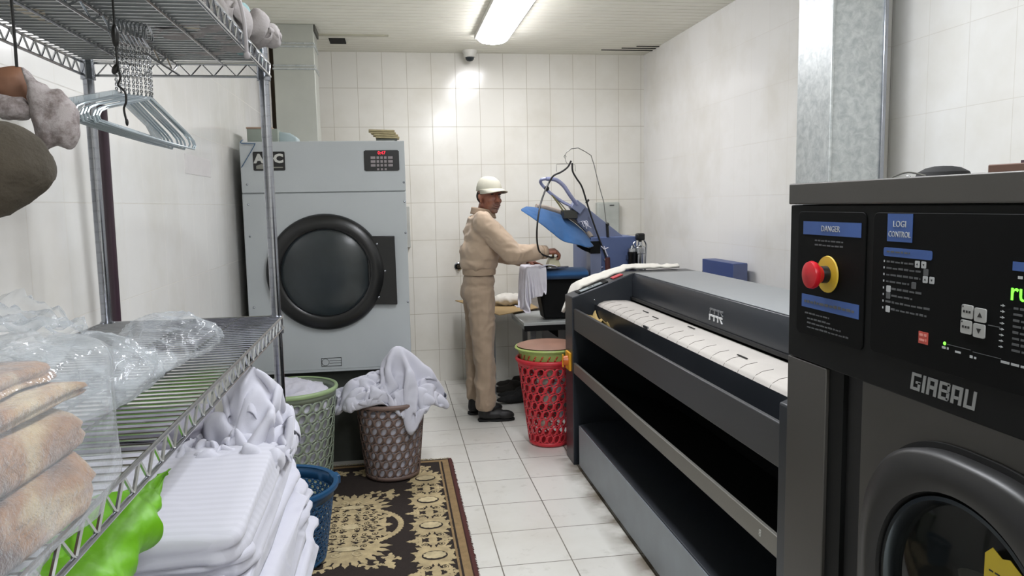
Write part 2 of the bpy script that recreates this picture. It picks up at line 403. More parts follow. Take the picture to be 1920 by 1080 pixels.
# ------------------------------------------------------------ tumble dryer
DY = 4.45; k = DY/4.4
dx0, dx1 = -.818, .083
t = thing('tumble_dryer', 'large pale grey industrial tumble dryer with round black door', 'tumble dryer', (-.37, 5.0, 0))
DRY = t
ZT = 1.872; ZB = .575; ZS = 1.588
part('base', G().box((dx0+.03, DY+.07, .0), (dx1-.02, 5.9, ZB)), M['dryer_dark'], t)
part('body', G().box((dx0, DY+.012, ZB), (dx1, 5.95, ZT)), M['dryer_grey'], t, bev=.004)
g = G().box((dx0, DY, ZS+.003), (dx1, DY+.012, ZT)); part('upper_panel', g, M['dryer_grey'], t, bev=.003)
g = G().box((dx0, DY, ZB), (dx1, DY+.012, ZS-.003)); part('lower_panel', g, M['dryer_grey'], t, bev=.003)
part('sill', G().box((dx0, DY-.008, ZB-.012), (dx1, DY+.03, ZB)), M['dryer_grey'], t)
g = G()
for x in (dx0+.03, dx1-.01):
    for z in (ZS+.05, ZS-.06, 1.35, .95): g.ell((x, DY-.001, z), (.006, .004, .006), n=10, m=6)
part('screw', g, M['chrome_post'], t)
# door: ring with latch plate, glass
cx, cz, R = -.38, 1.137, .332
d = thing('door', '', 'x'); bpy.data.objects.remove(d)
g = G().lathe([(.245, -.01), (.25, -.045), (.262, -.052), (.315, -.04), (.327, -.028), (.332, 0)], (cx, DY, cz), 72, 'y')
door = part('door', g, M['black_gloss'], t, 'black ring shaped dryer door', angle=50)
s_ = G().prism([(.235, .2), (.39, .198), (.393, -.197), (.235, -.19)], .03, (cx, DY-.032, cz)); part('latch_plate', s_, M['black_gloss'], door, bev=.004)
part('glass', G().lathe([(.248, -.018), (.2, -.03), (.1, -.036), (0, -.038)], (cx, DY, cz), 64, 'y'), M['clear_dark'], door, angle=80)
g = G()
for z in (.155, 0, -.15): g.ell((cx+(.29 if z else .33), DY-.034, cz+z), (.007, .004, .007), n=10, m=6)
part('screw', g, M['chrome_post'], door)
# control panel
bx = part('control_panel', G().prism([(-.098, -.052), (-.09, -.058), (.09, -.058), (.098, -.052), (.098, .052), (.09, .058), (-.09, .058), (-.098, .052)], .005, (-.047, DY-.005, 1.752+.01)), M['black'], t)
M['key'] = mat('pale keys', '8d8587', .6); M['red_led'] = mat('red led', 'ff2038', .5, emit=2.2)
g = G(); X0, Z0 = -.047, 1.762
for r in range(3):
    for c_, wd in ((-.048, .026), (-.021, .014), (0, .014), (.021, .014), (.049, .026)):
        g.box((X0+c_-wd/2, DY-.007, Z0+.017-r*.0215-.0075), (X0+c_+wd/2, DY-.005, Z0+.017-r*.0215+.0065))
for c_ in (-.021, 0, .021): g.box((X0+c_-.006, DY-.0065, Z0-.054), (X0+c_+.006, DY-.005, Z0-.043))
part('keypad', g, M['key'], bx)
text('0:47', .026, M['red_led'], bx, (X0+.001, DY-.006, Z0+.035), (1, 0, 0), (0, 0, 1), 'display', label='glowing red digits')
# maker's plate and label
M['white_ink'] = mat('pale ink', 'b9b9b4', .5); M['ink'] = mat('dark ink', '1a1917', .6)
lp = part('maker_plate', G().prism([(-.085, -.047), (-.08, -.052), (.08, -.052), (.085, -.047), (.085, .047), (.08, .052), (-.08, .052), (-.085, .047)], .004, (-.663, DY-.004, 1.765)), M['black'], t)
text('ADC', .066, M['white_ink'], lp, (-.664, DY-.0045, 1.757), (1, 0, 0), (0, 0, 1), 'lettering', sx=1.1, bold=.0035)
g = G().prism([(-.07, -.04), (.015, -.04), (.0, -.02), (-.04, -.012), (-.07, -.022)], .001, (-.663, DY-.005, 1.762)); g.box((-.64, DY-.005, 1.727), (-.59, DY-.004, 1.733))
part('emblem', g, mat('grey emblem', '77776f', .5), lp)
lb = part('rating_label', G().box((-.432, DY-.0012, .59), (-.315, DY, .645)), M['dryer_grey'], t)
g = G()
X, Z, W_, H_ = -.374, .617, .057, .025
for a, b in (((-W_, H_), (W_, H_-.003)), ((-W_, -H_+.003), (W_, -H_))): g.box((X+a[0], DY-.0022, Z+b[1]), (X+b[0], DY-.0012, Z+a[1]))
for x in (-W_, W_-.003): g.box((X+x, DY-.0022, Z-H_), (X+x+.003, DY-.0012, Z+H_))
g.box((X-.012, DY-.0022, Z+.006), (X+W_, DY-.0012, Z+.008)); g.box((X-.012, DY-.0022, Z-.008), (X+W_, DY-.0012, Z-.006))
g.tube([(X-.034+math.cos(a)*.02, DY-.0016, Z+math.sin(a)*.02) for a in [i*PI/12 for i in range(24)]], .0013, 4, True)
part('drawing', g, M['ink'], lb)

# things on top of the dryer
t = thing('cardboard_carton', 'small grey green carton on the dryer top beside the flue', 'carton', (-.76, 4.75, ZT))
part('box', G().box((-.80, 4.6, ZT+.001), (-.63, 4.85, ZT+.085)), mat('grey green card', '8b938a', .8), t, bev=.003)
part('lid', G().box((-.803, 4.597, ZT+.085), (-.66, 4.853, ZT+.095)), mat('faded red card', '9a8372', .8), t, bev=.002)
g = G().prism([(-.64, 0), (-.53, 0), (-.53, .04), (-.57, .065), (-.64, .075)], .14, (0, 4.66, ZT+.001))
solo('plastic_pack', g, mat('pale blue pack', 'a8b7ba', .4), 'pale blue wrapped pack behind the carton on the dryer top', 'pack', bev=.01)
g = G().tube(spline([(-.80, 4.47, ZT+.012), (-.805, 4.44, ZT+.002), (-.80, 4.435, ZT-.01), (-.74, 4.435, ZT-.012), (-.735, 4.437, ZT-.02), (-.79, 4.437, ZT-.11), (-.81, 4.44, ZT-.14)], 5), .0025, 6)
solo('blue_string', g, mat('blue string', '3c5a78', .7), 'thin blue string hanging over the dryer top left corner', 'string')
M['foam'] = mat('tan booklets', 'a79b78', .85, 0, .12, 30)
for i in range(4):
    a = (.0, .05, -.04, .03)[i]
    Mx = Matrix.Translation((-.022+.012*(1.5-i)*0 - .009*i + .012, 4.58, ZT+.022+i*.0125)) @ Matrix.Rotation(a, 4, 'Z') @ Matrix.Rotation(.03, 4, 'Y')
    solo('filter_pad', G().box((-.068-.004*i, -.05, 0), (.068, .05, .0115), Mx), M['foam'],
         ['tan pad on the dryer top, lowest of the stack', 'tan pad second from the bottom of the stack on the dryer', 'tan pad second from the top of the stack on the dryer', 'tan pad on top of the stack on the dryer'][i], 'pad', 'tan pads stacked on the dryer', bev=.003)
solo('tray', G().box((-.075, 4.53, ZT+.001), (.045, 4.64, ZT+.02)), mat('dark green tin', '3d423c', .5), 'small dark green tin under the stack of tan pads', 'tin', bev=.003)
g = G().box((-.45, 4.5, ZT+.001), (.03, 4.75, ZT+.006)); solo('paper_sheet', g, mat('paper', 'cfcfca', .8), 'flat pale sheet of paper lying on the dryer top', 'paper')

# ------------------------------------------------------------ flatwork ironer
IX, Y0, Y1 = 1.0, 1.83, 4.17
t = thing('flatwork_ironer', 'long charcoal flatwork ironer with pale feed bed and grey hood', 'ironer', (1.36, 3.0, 0))
IRON = t
def endcab(ya, yb, nm):
    out = [(.985, 0), (.985, .972), (1.34, 1.10), (1.73, 1.10), (1.73, 0)]
    return part(nm, G().prism(out, yb-ya, (0, ya, 0)), M['ironer_dark'], t, bev=.005)
far = endcab(Y1, 4.35, 'end_cabinet'); near = endcab(1.745, Y0, 'end_cabinet')
part('hood', G().prism([(1.335, .965), (1.335, 1.065), (1.35, 1.097), (1.73, 1.097), (1.73, .965)], Y1-Y0, (0, Y0, 0)), [M['ironer_dark']], t, bev=.004)
part('hood_top', G().box((1.352, Y0, 1.0975), (1.728, Y1, 1.1015)), M['ironer_top'], t, bev=.001)
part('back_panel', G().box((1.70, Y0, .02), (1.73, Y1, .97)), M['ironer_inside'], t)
# padded bed with feed bands
def bed(u, v):
    y = Y0+.002+(Y1-Y0-.004)*v
    P = [(1.345, .935), (1.30, .947), (1.22, .950), (1.17, .946), (1.14, .935), (1.125, .915), (1.12, .89)]
    i = u*(len(P)-1); a = int(min(i, len(P)-2)); f = i-a
    return (P[a][0]*(1-f)+P[a+1][0]*f, y, P[a][1]*(1-f)+P[a+1][1]*f)
M['bed'] = mat('grey white padding', 'b9b4ae', .9, 0, .05, 6, .4, 300, .002)
b_ = part('feed_bed', G().grid(bed, 25, 60), M['bed'], t, angle=70)
# stitched band edges across the bed, clips
M['stitch'] = mat('band stitching', '6f6a62', .8)
g = G()
for i in range(20):
    y = Y0+.10+i*.112
    pts = []
    for u in [j/14 for j in range(15)]:
        p = bed(u, 0); pts.append((p[0], y+.05*(1-u)**1.5, p[2]+.0006))
    part('band_edge', G().tube(pts[5:], .0009, 4), M['stitch'], b_)
g = G()
for y, x in ((3.62, 1.24), (3.42, 1.22), (2.46, 1.2), (2.16, 1.3), (2.0, 1.2), (3.1, 1.27), (2.28, 1.31)):
    part('slot', G().box((x, y-.002, .951), (x+.005, y+.075, .954)), M['ink'], b_)
g = G().box((1.135, 1.9, .938), (1.15, 1.98, .943)); g.box((1.128, 3.30, .925), (1.135, 3.36, .935)); part('clip', g, M['chrome_post'], b_)
part('slot_rail', G().box((1.325, Y0, .952), (1.345, Y1, .966)), M['ironer_inside'], t)
# nose tray between bed and front rail, rails, kick box
part('tray', G().prism([(1.0, .80), (1.12, .80), (1.12, .92), (1.115, .93), (1.11, .815), (1.0, .812)], Y1-Y0, (0, Y0, 0)), M['ironer_dark'], t)
part('front_rail', G().box((.992, Y0, .79), (1.008, Y1, .912)), M['ironer_beam'], t, bev=.003)
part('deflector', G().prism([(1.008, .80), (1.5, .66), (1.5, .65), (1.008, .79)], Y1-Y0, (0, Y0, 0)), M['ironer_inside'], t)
part('lower_rail', G().box((.99, Y0, .54), (1.004, Y1, .60)), mat('worn steel rail', '77756f', .4, .5, .1, 5, stretch=(1, .1, 1)), t, bev=.002)
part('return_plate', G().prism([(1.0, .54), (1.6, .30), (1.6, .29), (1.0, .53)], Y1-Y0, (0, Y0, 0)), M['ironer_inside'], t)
part('kick_box', G().prism([(1.0, .02), (1.0, .262), (1.08, .275), (1.5, .275), (1.5, .02)], Y1-Y0-.09, (0, Y0, 0)), M['ironer_dark'], t, bev=.004)
part('kick_panel', G().box((.996, Y0, .03), (1.0, Y1-.09, .258)), mat('grey kick panel', '7f868c', .4, .3), t)
# pieces on the far cabinet: control panel, red button, switch, lamp
nx = Vector((-.1207, 0, .355)).normalized(); sl = Vector((.355, 0, .128)).normalized(); nn = Vector((-.128, 0, .355)).normalized()
def slope(u, y, h=0): return Vector((.985, y, .972)) + sl*u + nn*h
def slab(g, u0, u1, ya, yb, h0, h1): g.add([slope(u, y, h) for h in (h0, h1) for u, y in ((u0, ya), (u1, ya), (u1, yb), (u0, yb))], [(0,1,2,3),(7,6,5,4),(0,4,5,1),(1,5,6,2),(2,6,7,3),(3,7,4,0)])
g = G(); slab(g, .05, .235, 4.195, 4.30, .002, .005); cp = part('control_panel', g, M['washer_black'], far)
g = G(); slab(g, .065, .2, 4.2, 4.25, .005, .008); part('display', g, mat('grey lcd', '8d9698', .3), cp)
g = G(); slab(g, .12, .14, 4.22, 4.235, .008, .0095); slab(g, .15, .155, 4.22, 4.235, .008, .0095); part('key', g, M['ink'], cp)
g = G(); slab(g, .27, .335, 4.22, 4.28, .002, .006); part('stop_button', g, mat('red button', 'b8343c', .4), far, 'flat red stop button')
sw = part('switch_plate', G().box((.972, 4.20, .545), (.985, 4.30, .65)), mat('yellow switch plate', 'd99a1c', .5), far, 'yellow square switch plate', bev=.003)
part('switch_knob', G().cyl((.972, 4.25, .598), (.945, 4.25, .598), .03, .026, 20), mat('orange knob', 'c4631c', .4), sw)
part('knob_guard', G().box((.942, 4.243, .56), (.95, 4.257, .636)), mat('yellow handle', 'd99a1c', .5), sw, bev=.002)
part('bolt', G().ell((1.115, Y1-.002, .955), (.006, .004, .006)), M['chrome_post'], far)
g = G(); gd_ = G()      # broken glyphs; lamp reflection painted as a bright lower and dim upper row
for k_, (gg, z, hh) in enumerate(((g, .992, .026), (gd_, 1.023, .022))):
    for i in range(4):
        y = 3.085-.034*i-.006*k_; gg.box((1.331, y-.027, z+hh-.008), (1.335, y, z+hh))
        lx = (.002, .012, .016, .004)[i]; sl_ = (.004, .002, .002, -.016)[i]
        gg.prism([(y-lx, z+hh-.008), (y-lx-.007, z+hh-.008), (y-lx-.007+sl_, z), (y-lx+sl_, z)], .004, (1.331, 0, 0), ((0, 1, 0), (0, 0, 1)), (1, 0, 0))
bd = part('brand_mark', g, mat('lit metal letters', 'cfd0d0', .4), t); part('brand_mark_unlit', gd_, mat('unlit metal letters', '6b6d6f', .4), bd)
text('8', .03, M['white_ink'], t, (.9895, 1.93, .56), (0, -1, 0), (0, 0, 1), 'lettering', label='small pale figure on the lower rail')
# rags in the tray at the far end
g = G()
def rag(u, v): 
    x = 1.012+.095*u; y = 3.82+.3*v; return (x, y, .84+.05*math.sin(3*u+4*v)+.03*noise.noise(Vector((u*4, v*6, 0)))+.03*v)
solo('paper_wrapper', G().grid(rag, 12, 18), mat('tan paper', 'b39a63', .8), 'crumpled tan paper lying in the ironer tray at the far end', 'paper', solid=.003)

# blue cabinet behind the ironer
t = thing('blue_cabinet', 'blue steel box cabinet against the right wall behind the ironer', 'cabinet', (2.11, 4.64, 0))
part('body', G().box((2.05, 4.40, 0), (2.145, 4.87, 1.115)), M['blue_steel'], t, bev=.003)
part('lit_side', G().box((2.052, 4.396, .02), (2.143, 4.40, 1.11)), mat('blue grey lit side', '565f80', .4), t)  # lighter near side, the cabinet's shading put into the colour
part('screw', G().ell((2.048, 4.86, 1.03), (.003, .006, .006)), M['chrome_post'], t)
# ------------------------------------------------------------ washer extractor, front face looks towards -X
WX, WY0, WY1, WT = .95, .72, 1.725, 1.537
t = thing('washing_machine', 'dark grey industrial washing machine with black control panel and round door', 'washing machine', (1.4, 1.2, 0))
WASH = t
LX, LU = (0, -1, 0), (0, 0, 1)
part('body', G().box((WX+.03, WY0, 0), (1.78, WY1-.002, WT-.05)), M['washer_grey'], t)
part('top_cover', G().box((WX-.004, WY0-.005, WT-.049), (1.79, WY1+.004, WT)), M['washer_grey'], t, bev=.003)
ps = part('panel_surround', G().box((WX, WY0, 1.122), (WX+.035, WY1, WT-.051)), M['washer_frame'], t, bev=.003)
def rrect(y0, y1, z0, z1, r=.014, k=5):
    out = []
    for cy_, cz_, a in ((y1-r, z1-r, 0), (y0+r, z1-r, 90), (y0+r, z0+r, 180), (y1-r, z0+r, 270)):
        for i in range(k+1):
            b = math.radians(a+90*i/k); out.append((cy_+math.cos(b)*r, cz_+math.sin(b)*r))
    return out
YZ = ((0, 1, 0), (0, 0, 1)); XN = (-1, 0, 0)
def plate(pts, x, d=.003): return G().prism(pts, d, (x, 0, 0), YZ, XN)
p1 = part('safety_panel', plate(rrect(1.422, 1.684, 1.186, 1.471), WX), M['washer_black'], t, bev=.001)
p2 = part('control_panel', plate(rrect(.76, 1.398, 1.192, 1.471), WX), M['washer_black'], t, bev=.001)
F = WX-.003
M['blue_lbl'] = mat('blue label', '33528f', .5); M['dim_ink'] = mat('dim grey print', '4c4e50', .6); M['ink_white'] = mat('white print', 'a9acae', .6)
part('label', plate([(1.437, 1.419), (1.66, 1.419), (1.66, 1.449), (1.437, 1.449)], F, .0008), M['blue_lbl'], p1, 'blue warning label')
text('\u26a0DANGER' if False else 'DANGER', .018, M['ink_white'], p1, (F-.001, 1.548, 1.428), LX, LU, 'lettering')
part('label', plate([(1.437, 1.250), (1.66, 1.250), (1.66, 1.280), (1.437, 1.280)], F, .0008), M['blue_lbl'], p1, 'blue instruction label')
def greek(rows, x=F, h=.005):
    """small print too fine to read: broken strokes"""
    g = G(); rr = random.Random(3)
    for ya, yb, z in rows:
        y = ya
        while y > yb:
            wd = min(rr.uniform(.006, .017), y-yb); g.box((x-.0006, y-wd, z), (x, y, z+h*rr.uniform(.7, 1))); y -= wd+.0035
    return g
part('small_print', greek([(1.61, 1.50, 1.405), (1.61, 1.50, 1.395), (1.645, 1.545, 1.235), (1.635, 1.54, 1.223), (1.635, 1.50, 1.213), (1.635, 1.47, 1.203)], h=.0038), M['dim_ink'], p1)
part('small_print', greek([(1.648, 1.45, 1.261)], F-.0008, .007), M['dim_ink'], p1)
eb = part('emergency_collar', G().lathe([(0, 0), (.039, 0), (.041, -.002), (.040, -.005), (.018, -.006), (.018, 0)], (F, 1.552, 1.334), 40, 'x'), mat('yellow collar', 'c3a42c', .5), t, 'yellow disc around the stop button')
part('button_stem', G().lathe([(.019, -.004), (.019, -.02), (.016, -.03)], (F, 1.552, 1.334), 24, 'x'), M['black'], eb)
part('stop_button', G().lathe([(.017, -.016), (.02, -.026), (.029, -.034), (.031, -.040), (.029, -.047), (.018, -.051), (0, -.052)], (F, 1.552, 1.334), 36, 'x'), mat('red stop button', 'b5121f', .3), eb, 'red mushroom stop button')
# printed control panel
lg = part('label', plate([(1.281, 1.416), (1.353, 1.416), (1.353, 1.469), (1.281, 1.469)], F, .0008), M['blue_lbl'], p2, 'square blue label')
text('LOGI', .017, M['ink_white'], p2, (F-.001, 1.317, 1.444), LX, LU, 'lettering')
text('CONTROL', .0155, M['ink_white'], p2, (F-.001, 1.317, 1.425), LX, LU, 'lettering', sx=.86)
part('label', plate(rrect(1.226, 1.362, 1.387, 1.404, .004), F, .0008), M['blue_lbl'], p2, 'long blue label')
rows = []
zr = [1.375, 1.3625, 1.3495, 1.3365, 1.323, 1.310, 1.297, 1.2835]
ends = [1.275, 1.255, 1.255, 1.285, 1.25, 1.275, 1.225, 1.235]
for i, (z, e) in enumerate(zip(zr, ends)): rows.append((1.352 if i not in (4, 5, 7) else 1.335, e, z))
part('small_print', greek(rows, h=.004), M['dim_ink'], p2)
part('small_print', greek([(1.352, 1.285, 1.3945)], F-.0008, .004), M['dim_ink'], p2)
g = G()
for z in zr: g.box((F-.0006, 1.358, z), (F, 1.361, z+.004))
part('bullet', g, M['ink_white'], p2)
def keyq(y, z, s=.0065): return plate(rrect(y-s, y+s, z-s, z+s, .0018, 3), F, .0008)
g = G()
for y, z, s in ((1.264, 1.3775, .0062), (1.247, 1.3775, .0062), (1.2415, 1.3515, .0062), (1.2245, 1.3515, .0062), (1.344, 1.324, .0062), (1.344, 1.2845, .0062)):
    part('key_symbol', keyq(y, z, s), M['ink_white'], p2)
g = G()
for y, z in ((1.2405, 1.3645), (1.2715, 1.3375), (1.344, 1.311)): part('key_symbol', keyq(y, z, .0062), M['dim_ink'], p2)
g = G()
def arrow(g, y, z, s, up, x=F-.0009):
    k = 1 if up else -1; g.prism([(-s, -s*.7*k), (s, -s*.7*k), (0, s*.9*k)], .0004, (x, y, z), YZ, XN)
for y, z, u in ((1.264, 1.3775, 1), (1.247, 1.3775, 0), (1.2415, 1.3515, 1), (1.2245, 1.3515, 0)): arrow(g, y, z, .0024, u)
part('symbol', g, M['ink'], p2)
part('label', plate([(1.228, 1.234), (1.253, 1.234), (1.253, 1.256), (1.228, 1.256)], F, .0008), mat('orange red label', 'b5483c', .5), p2, 'small orange red label')
part('small_print', greek([(1.25, 1.232, 1.248), (1.25, 1.232, 1.239)], F-.0008, .005), mat('pale red print', 'd08a80', .6), p2)
for i, (y, z) in enumerate(((1.1345, 1.3075), (1.106, 1.3055), (1.1355, 1.2815), (1.107, 1.2795))):
    b_ = part('key', plate(rrect(y-.0125, y+.0125, z-.0115, z+.0115, .003, 4), F, .0025), mat('pale key', '9b9c9a', .5) if i == 0 else bpy.data.materials['pale key'], p2, bev=.0004)
    g = G()
    if i in (1, 3): arrow(g, y, z, .0052, i == 1, F-.0025)
    else:
        for k in range(3): g.box((F-.0029, y-.008+k*.0062, z-.002), (F-.0025, y-.004+k*.0062, z+.002))
        g.box((F-.0029, y+.008, z+.007), (F-.0025, y+.0105, z+.0095))
    part('symbol', g, M['ink'], b_)
M['green'] = mat('green light', '6cff3a', .5, emit=2.0)
part('indicator', G().ell((F, 1.186, 1.2445), (.002, .0032, .0032), n=12, m=6), M['green'], p2, 'small green light')
g = G().box((F-.0005, 1.125, 1.2435), (F, 1.18, 1.2445)); g.box((F-.0005, 1.06, 1.2415), (F, 1.12, 1.2425)); g.box((F-.0005, 1.065, 1.291), (F, 1.09, 1.2925))
part('guide_line', g, M['dim_ink'], p2)
part('small_print', greek([(1.192, 1.176, 1.235), (1.16, 1.144, 1.2335), (1.126, 1.112, 1.231), (1.06, .99, 1.236)], h=.0045), M['ink_white'], p2)
part('label', plate([(.9, 1.384), (1.046, 1.384), (1.046, 1.398), (.9, 1.398)], F, .0008), M['blue_lbl'], p2, 'blue label above the green digits')
part('small_print', greek([(1.035, .95, 1.372)], h=.005), M['ink_white'], p2)
text('run', .042, M['green'], p2, (F-.0005, 1.049, 1.338), LX, LU, 'display', align='LEFT', label='glowing green digits')
g = G()
for k in range(8):
    z = 1.327-k*.0094; g.prism([(0, -.002), (0, .002), (-.005, 0)], .0006, (F, 1.062, z), YZ, XN); g.box((F-.0006, 1.06, z-.0007), (F, 1.066, z+.0007))
part('pointer', g, M['ink_white'], p2)
part('small_print', greek([(1.04, .98, 1.324-k*.0094) for k in range(8)], h=.004), M['dim_ink'], p2)
GL = {'G': ((0, 0, 1, 6), (1, 5, 4, 6), (1, 0, 4, 1), (3, 1, 4, 3), (2, 2.4, 4, 3.2)), 'I': ((0, 0, 1.1, 6),), 'R': ((0, 0, 1.1, 6), (1, 5, 4, 6), (2.9, 0, 4, 5), (1, 2.2, 3, 3.4)),
      'B': ((0, 0, 1, 6), (1, 5, 3.8, 6), (1, 0, 3.8, 1), (1, 2.6, 3.8, 3.5), (3.1, .4, 4.1, 2.8), (3.1, 3.3, 4.1, 5.6)), 'A': ((0, 0, 1.1, 6), (1, 4.9, 4, 6), (2.9, 0, 4, 5), (1, 1.6, 3, 2.6)), 'U': ((0, 0, 1, 6), (1, 0, 3, 1), (3, 0, 4, 6))}
M['silver_letters'] = mat('silver lettering', '8a8c8b', .4, .3)
y = 1.274; s_ = .0063
for ch in 'GIRBAU':      # squared letters leaning a little
    g = G()
    for a0, b0, a1, b1 in GL[ch]:
        pts = [(y-(a_+b_*.12)*s_, 1.143+b_*s_*.86) for a_, b_ in ((a0, b0), (a1, b0), (a1, b1), (a0, b1))]
        g.prism(pts, .0012, (WX, 0, 0), YZ, XN)
    part('letter', g, M['silver_letters'], ps, 'silver letter '+ch); y -= (1.1 if ch == 'I' else 4.05)*s_+.0052
# lower front
part('front_frame', G().box((WX, 1.557, 0), (WX+.03, WY1, 1.12)), M['washer_grey'], t, bev=.002)
part('front_gap', G().box((WX+.02, 1.44, 0), (WX+.031, 1.557, 1.12)), M['black_matt'], t)
part('gap_post', G().box((WX+.008, 1.50, 0), (WX+.022, 1.555, 1.12)), M['washer_frame'], t)
part('front_panel', G().box((WX+.012, WY0, 0), (WX+.03, 1.44, 1.121)), M['washer_grey'], t, bev=.002)
dc = (1.10, .785)
def sup(a, R_, n_=2.7):
    c_, s2 = math.cos(a), math.sin(a); r = R_/((abs(c_)**n_+abs(s2)**n_)**(1/n_)); return (dc[0]+r*c_, dc[1]+r*s2)
def ringmesh(prof):
    g = G(); n = 96
    vs = []
    for R_, x, e in prof:
        for i in range(n): y, z = sup(2*PI*i/n, R_, e); vs.append((x, y, z))
    g.add(vs, [(k*n+i, k*n+(i+1)%n, (k+1)*n+(i+1)%n, (k+1)*n+i) for k in range(len(prof)-1) for i in range(n)]); return g
B_ = WX+.012
part('door_seal', ringmesh([(.283, B_, 2.7), (.283, B_-.008, 2.7), (.26, B_-.008, 2.7)]), M['black_matt'], t)
door = part('door', ringmesh([(.272, B_-.004, 2.7), (.274, B_-.035, 2.7), (.266, B_-.047, 2.6), (.235, B_-.052, 2.3), (.212, B_-.046, 2), (.206, B_-.02, 2), (.206, B_+.0, 2)]), mat('black door cover', '161616', .42, 0, .06, 4), t, 'round black washer door', angle=50)
part('door_ring', ringmesh([(.206, B_-.030, 2), (.2035, B_-.040, 2), (.196, B_-.040, 2), (.190, B_-.028, 2), (.189, B_-.01, 2)]), mat('dark chrome ring', '4a5054', .2, .9), door, 'dark chrome ring', angle=60)
part('handle_recess', plate([(1.345, .80), (1.395, .825), (1.395, .60), (1.33, .60), (1.31, .76)], B_, .006), M['washer_frame'], door)
q = N('washer door glass'); q.b.inputs['Base Color'].default_value = srgb('202322'); q.b.inputs['Roughness'].default_value = .06
tr = q.n('ShaderNodeBsdfTransparent'); tr.inputs[0].default_value = (.35, .36, .35, 1); mx = q.n('ShaderNodeMixShader'); mx.inputs[0].default_value = .35
q.l(tr.outputs[0], mx.inputs[1]); q.l(q.b.outputs[0], mx.inputs[2]); q.l(mx.outputs[0], q.out.inputs[0]); M['wglass'] = q.m
part('glass', ringmesh([(.190, B_-.02, 2), (.15, B_-.032, 2), (.08, B_-.038, 2), (.001, B_-.04, 2)]), M['wglass'], door, angle=80)
g = G()
yellow = [(1.045, .93), (1.03, .945), (1.01, .935), (.995, .94), (.96, .92), (.955, .85), (1.045, .86)]
part('sticker', plate(yellow, B_-.0385, .001), mat('yellow sticker', 'b9a31a', .5), door, 'yellow sticker on the door glass')
part('small_print', greek([(1.035, .965, .905), (1.035, .965, .89)], B_-.0395, .003), M['ink'], door)
# linen seen through the glass
g = G().ell((B_+.03, 1.06, .80), (.035, .11, .12), n=40, m=24)
lin = blob('wash_load', g, .01, 1, fn=lambda p, n_: p + n_*(.016*ridge(p, 16, 2)))
part('drum', G().lathe([(.188, 0), (.188, .019)], (B_, 1.10, .785), 48, 'x'), M['steel'], t)
solo('wash_load', lin, mat('dirty white linen', 'b9b4a8', .9), 'pale linen pressed behind the washer door glass', 'laundry')
# things on the washer
solo('rubber_bowl', G().lathe([(.0, 0), (.050, 0), (.056, .008), (.052, .017), (.036, .026), (.018, .030), (0, .031)], (1.235, 1.575, WT+.001), 36), M['black_matt'], 'black rounded rubber object lying on the washing machine top', 'rubber cap')
t2 = thing('clipboard', 'brown clipboard with a white paper on the washer top at the right edge', 'clipboard', (1.21, 1.17, WT))
Mx = Matrix.Translation((1.22, 1.14, WT+.001)) @ Matrix.Rotation(.25, 4, 'Z')
part('board', G().box((-.11, -.15, 0), (.13, .15, .018), Mx), mat('brown board', '6d5348', .7), t2, bev=.002)
part('paper', G().box((-.08, -.15, .019), (.10, .11, .024), Mx), mat('mauve card', '4a3a44', .7), t2)
part('paper', G().box((-.06, -.15, .025), (.12, .08, .032), Mx), mat('white paper', 'b7b6bb', .7), t2)
g = G().tube(spline([(1.0, 1.42, WT+.004), (1.02, 1.40, WT+.012), (1.04, 1.375, WT+.004)], 5), .0018, 8); g.ell((1.01, 1.385, WT+.003), (.004, .005, .003))
solo('wire_clip', g, M['chrome'], 'small shiny wire clip on the front edge of the washer top', 'clip')

# ------------------------------------------------------------ baskets
def basket_wall(r0, r1, h, z0, z1, rows, cols, slant, hw, hh, hexy=False, thick=.003, seed=0):
    """perforated tapering wall: every cell is a parallelogram with an oval hole"""
    g = G(); K = 12
    def P(u, v):
        z = z0+(z1-z0)*v; r = r0+(r1-r0)*z/h; a = 2*PI*u; return (r*math.cos(a), r*math.sin(a), z)
    for j in range(rows):
        for i in range(cols):
            uc, vc = (i+.5+(.5 if j % 2 else 0))/cols, (j+.5)/rows; vo = []; vi = []
            for k in range(K):
                a = 2*PI*k/K+PI/K*0; c_, s2 = math.cos(a), math.sin(a); m_ = max(abs(c_), abs(s2))
                oy = s2/m_*.5; ox = c_/m_*.5
                iy = s2*hh*.5; ix = c_*hw*.5+iy*slant
                vo.append(P(uc+ox/cols, vc+oy/rows)); vi.append(P(uc+ix/cols, vc+iy/rows))
            b = len(g.v); g.v += vo+vi
            fs = [(b+k, b+(k+1)%K, b+K+(k+1)%K, b+K+k) for k in range(K)]; g.f += fs; g.mi += [0]*K
    return g
def band(r0, r1, h, z0, z1, n=64):
    R_ = lambda z: r0+(r1-r0)*z/h
    return [(R_(z0), z0), (R_(z1), z1)]
def basket(name, label, loc, r0, r1, h, m_, rows, cols, slant, hw, hh, rim_r=.009, cat='basket', group=None, solidf=0, top=.06, bot=.03, rim_mat=None):
    t = thing(name, label, cat, loc)
    g = basket_wall(r0, r1, h, bot, h-top, rows, cols, slant, hw, hh)
    g.lathe([(0, .004), (r0-.01, .004), (r0, .01), (r0+(r1-r0)*bot/h, bot)], n=64)
    g.lathe(band(r0, r1, h, h-top, h), n=64)
    part('wall', g, m_, t, world=False, merge=.0004, solid=.003, angle=60)
    rg = G().lathe([(r1-.004, h-.012), (r1+rim_r, h-.016), (r1+rim_r+.004, h-.006), (r1+rim_r, h+.004), (r1, h+.006), (r1-.006, h)], n=72)
    part('rim', rg, rim_mat or m_, t, world=False, angle=60); return t
M['b_green'] = mat('sage green plastic', '8b9685', .45, 0, .08, 5); M['b_green_rim'] = mat('light green rim', '93a97c', .4)
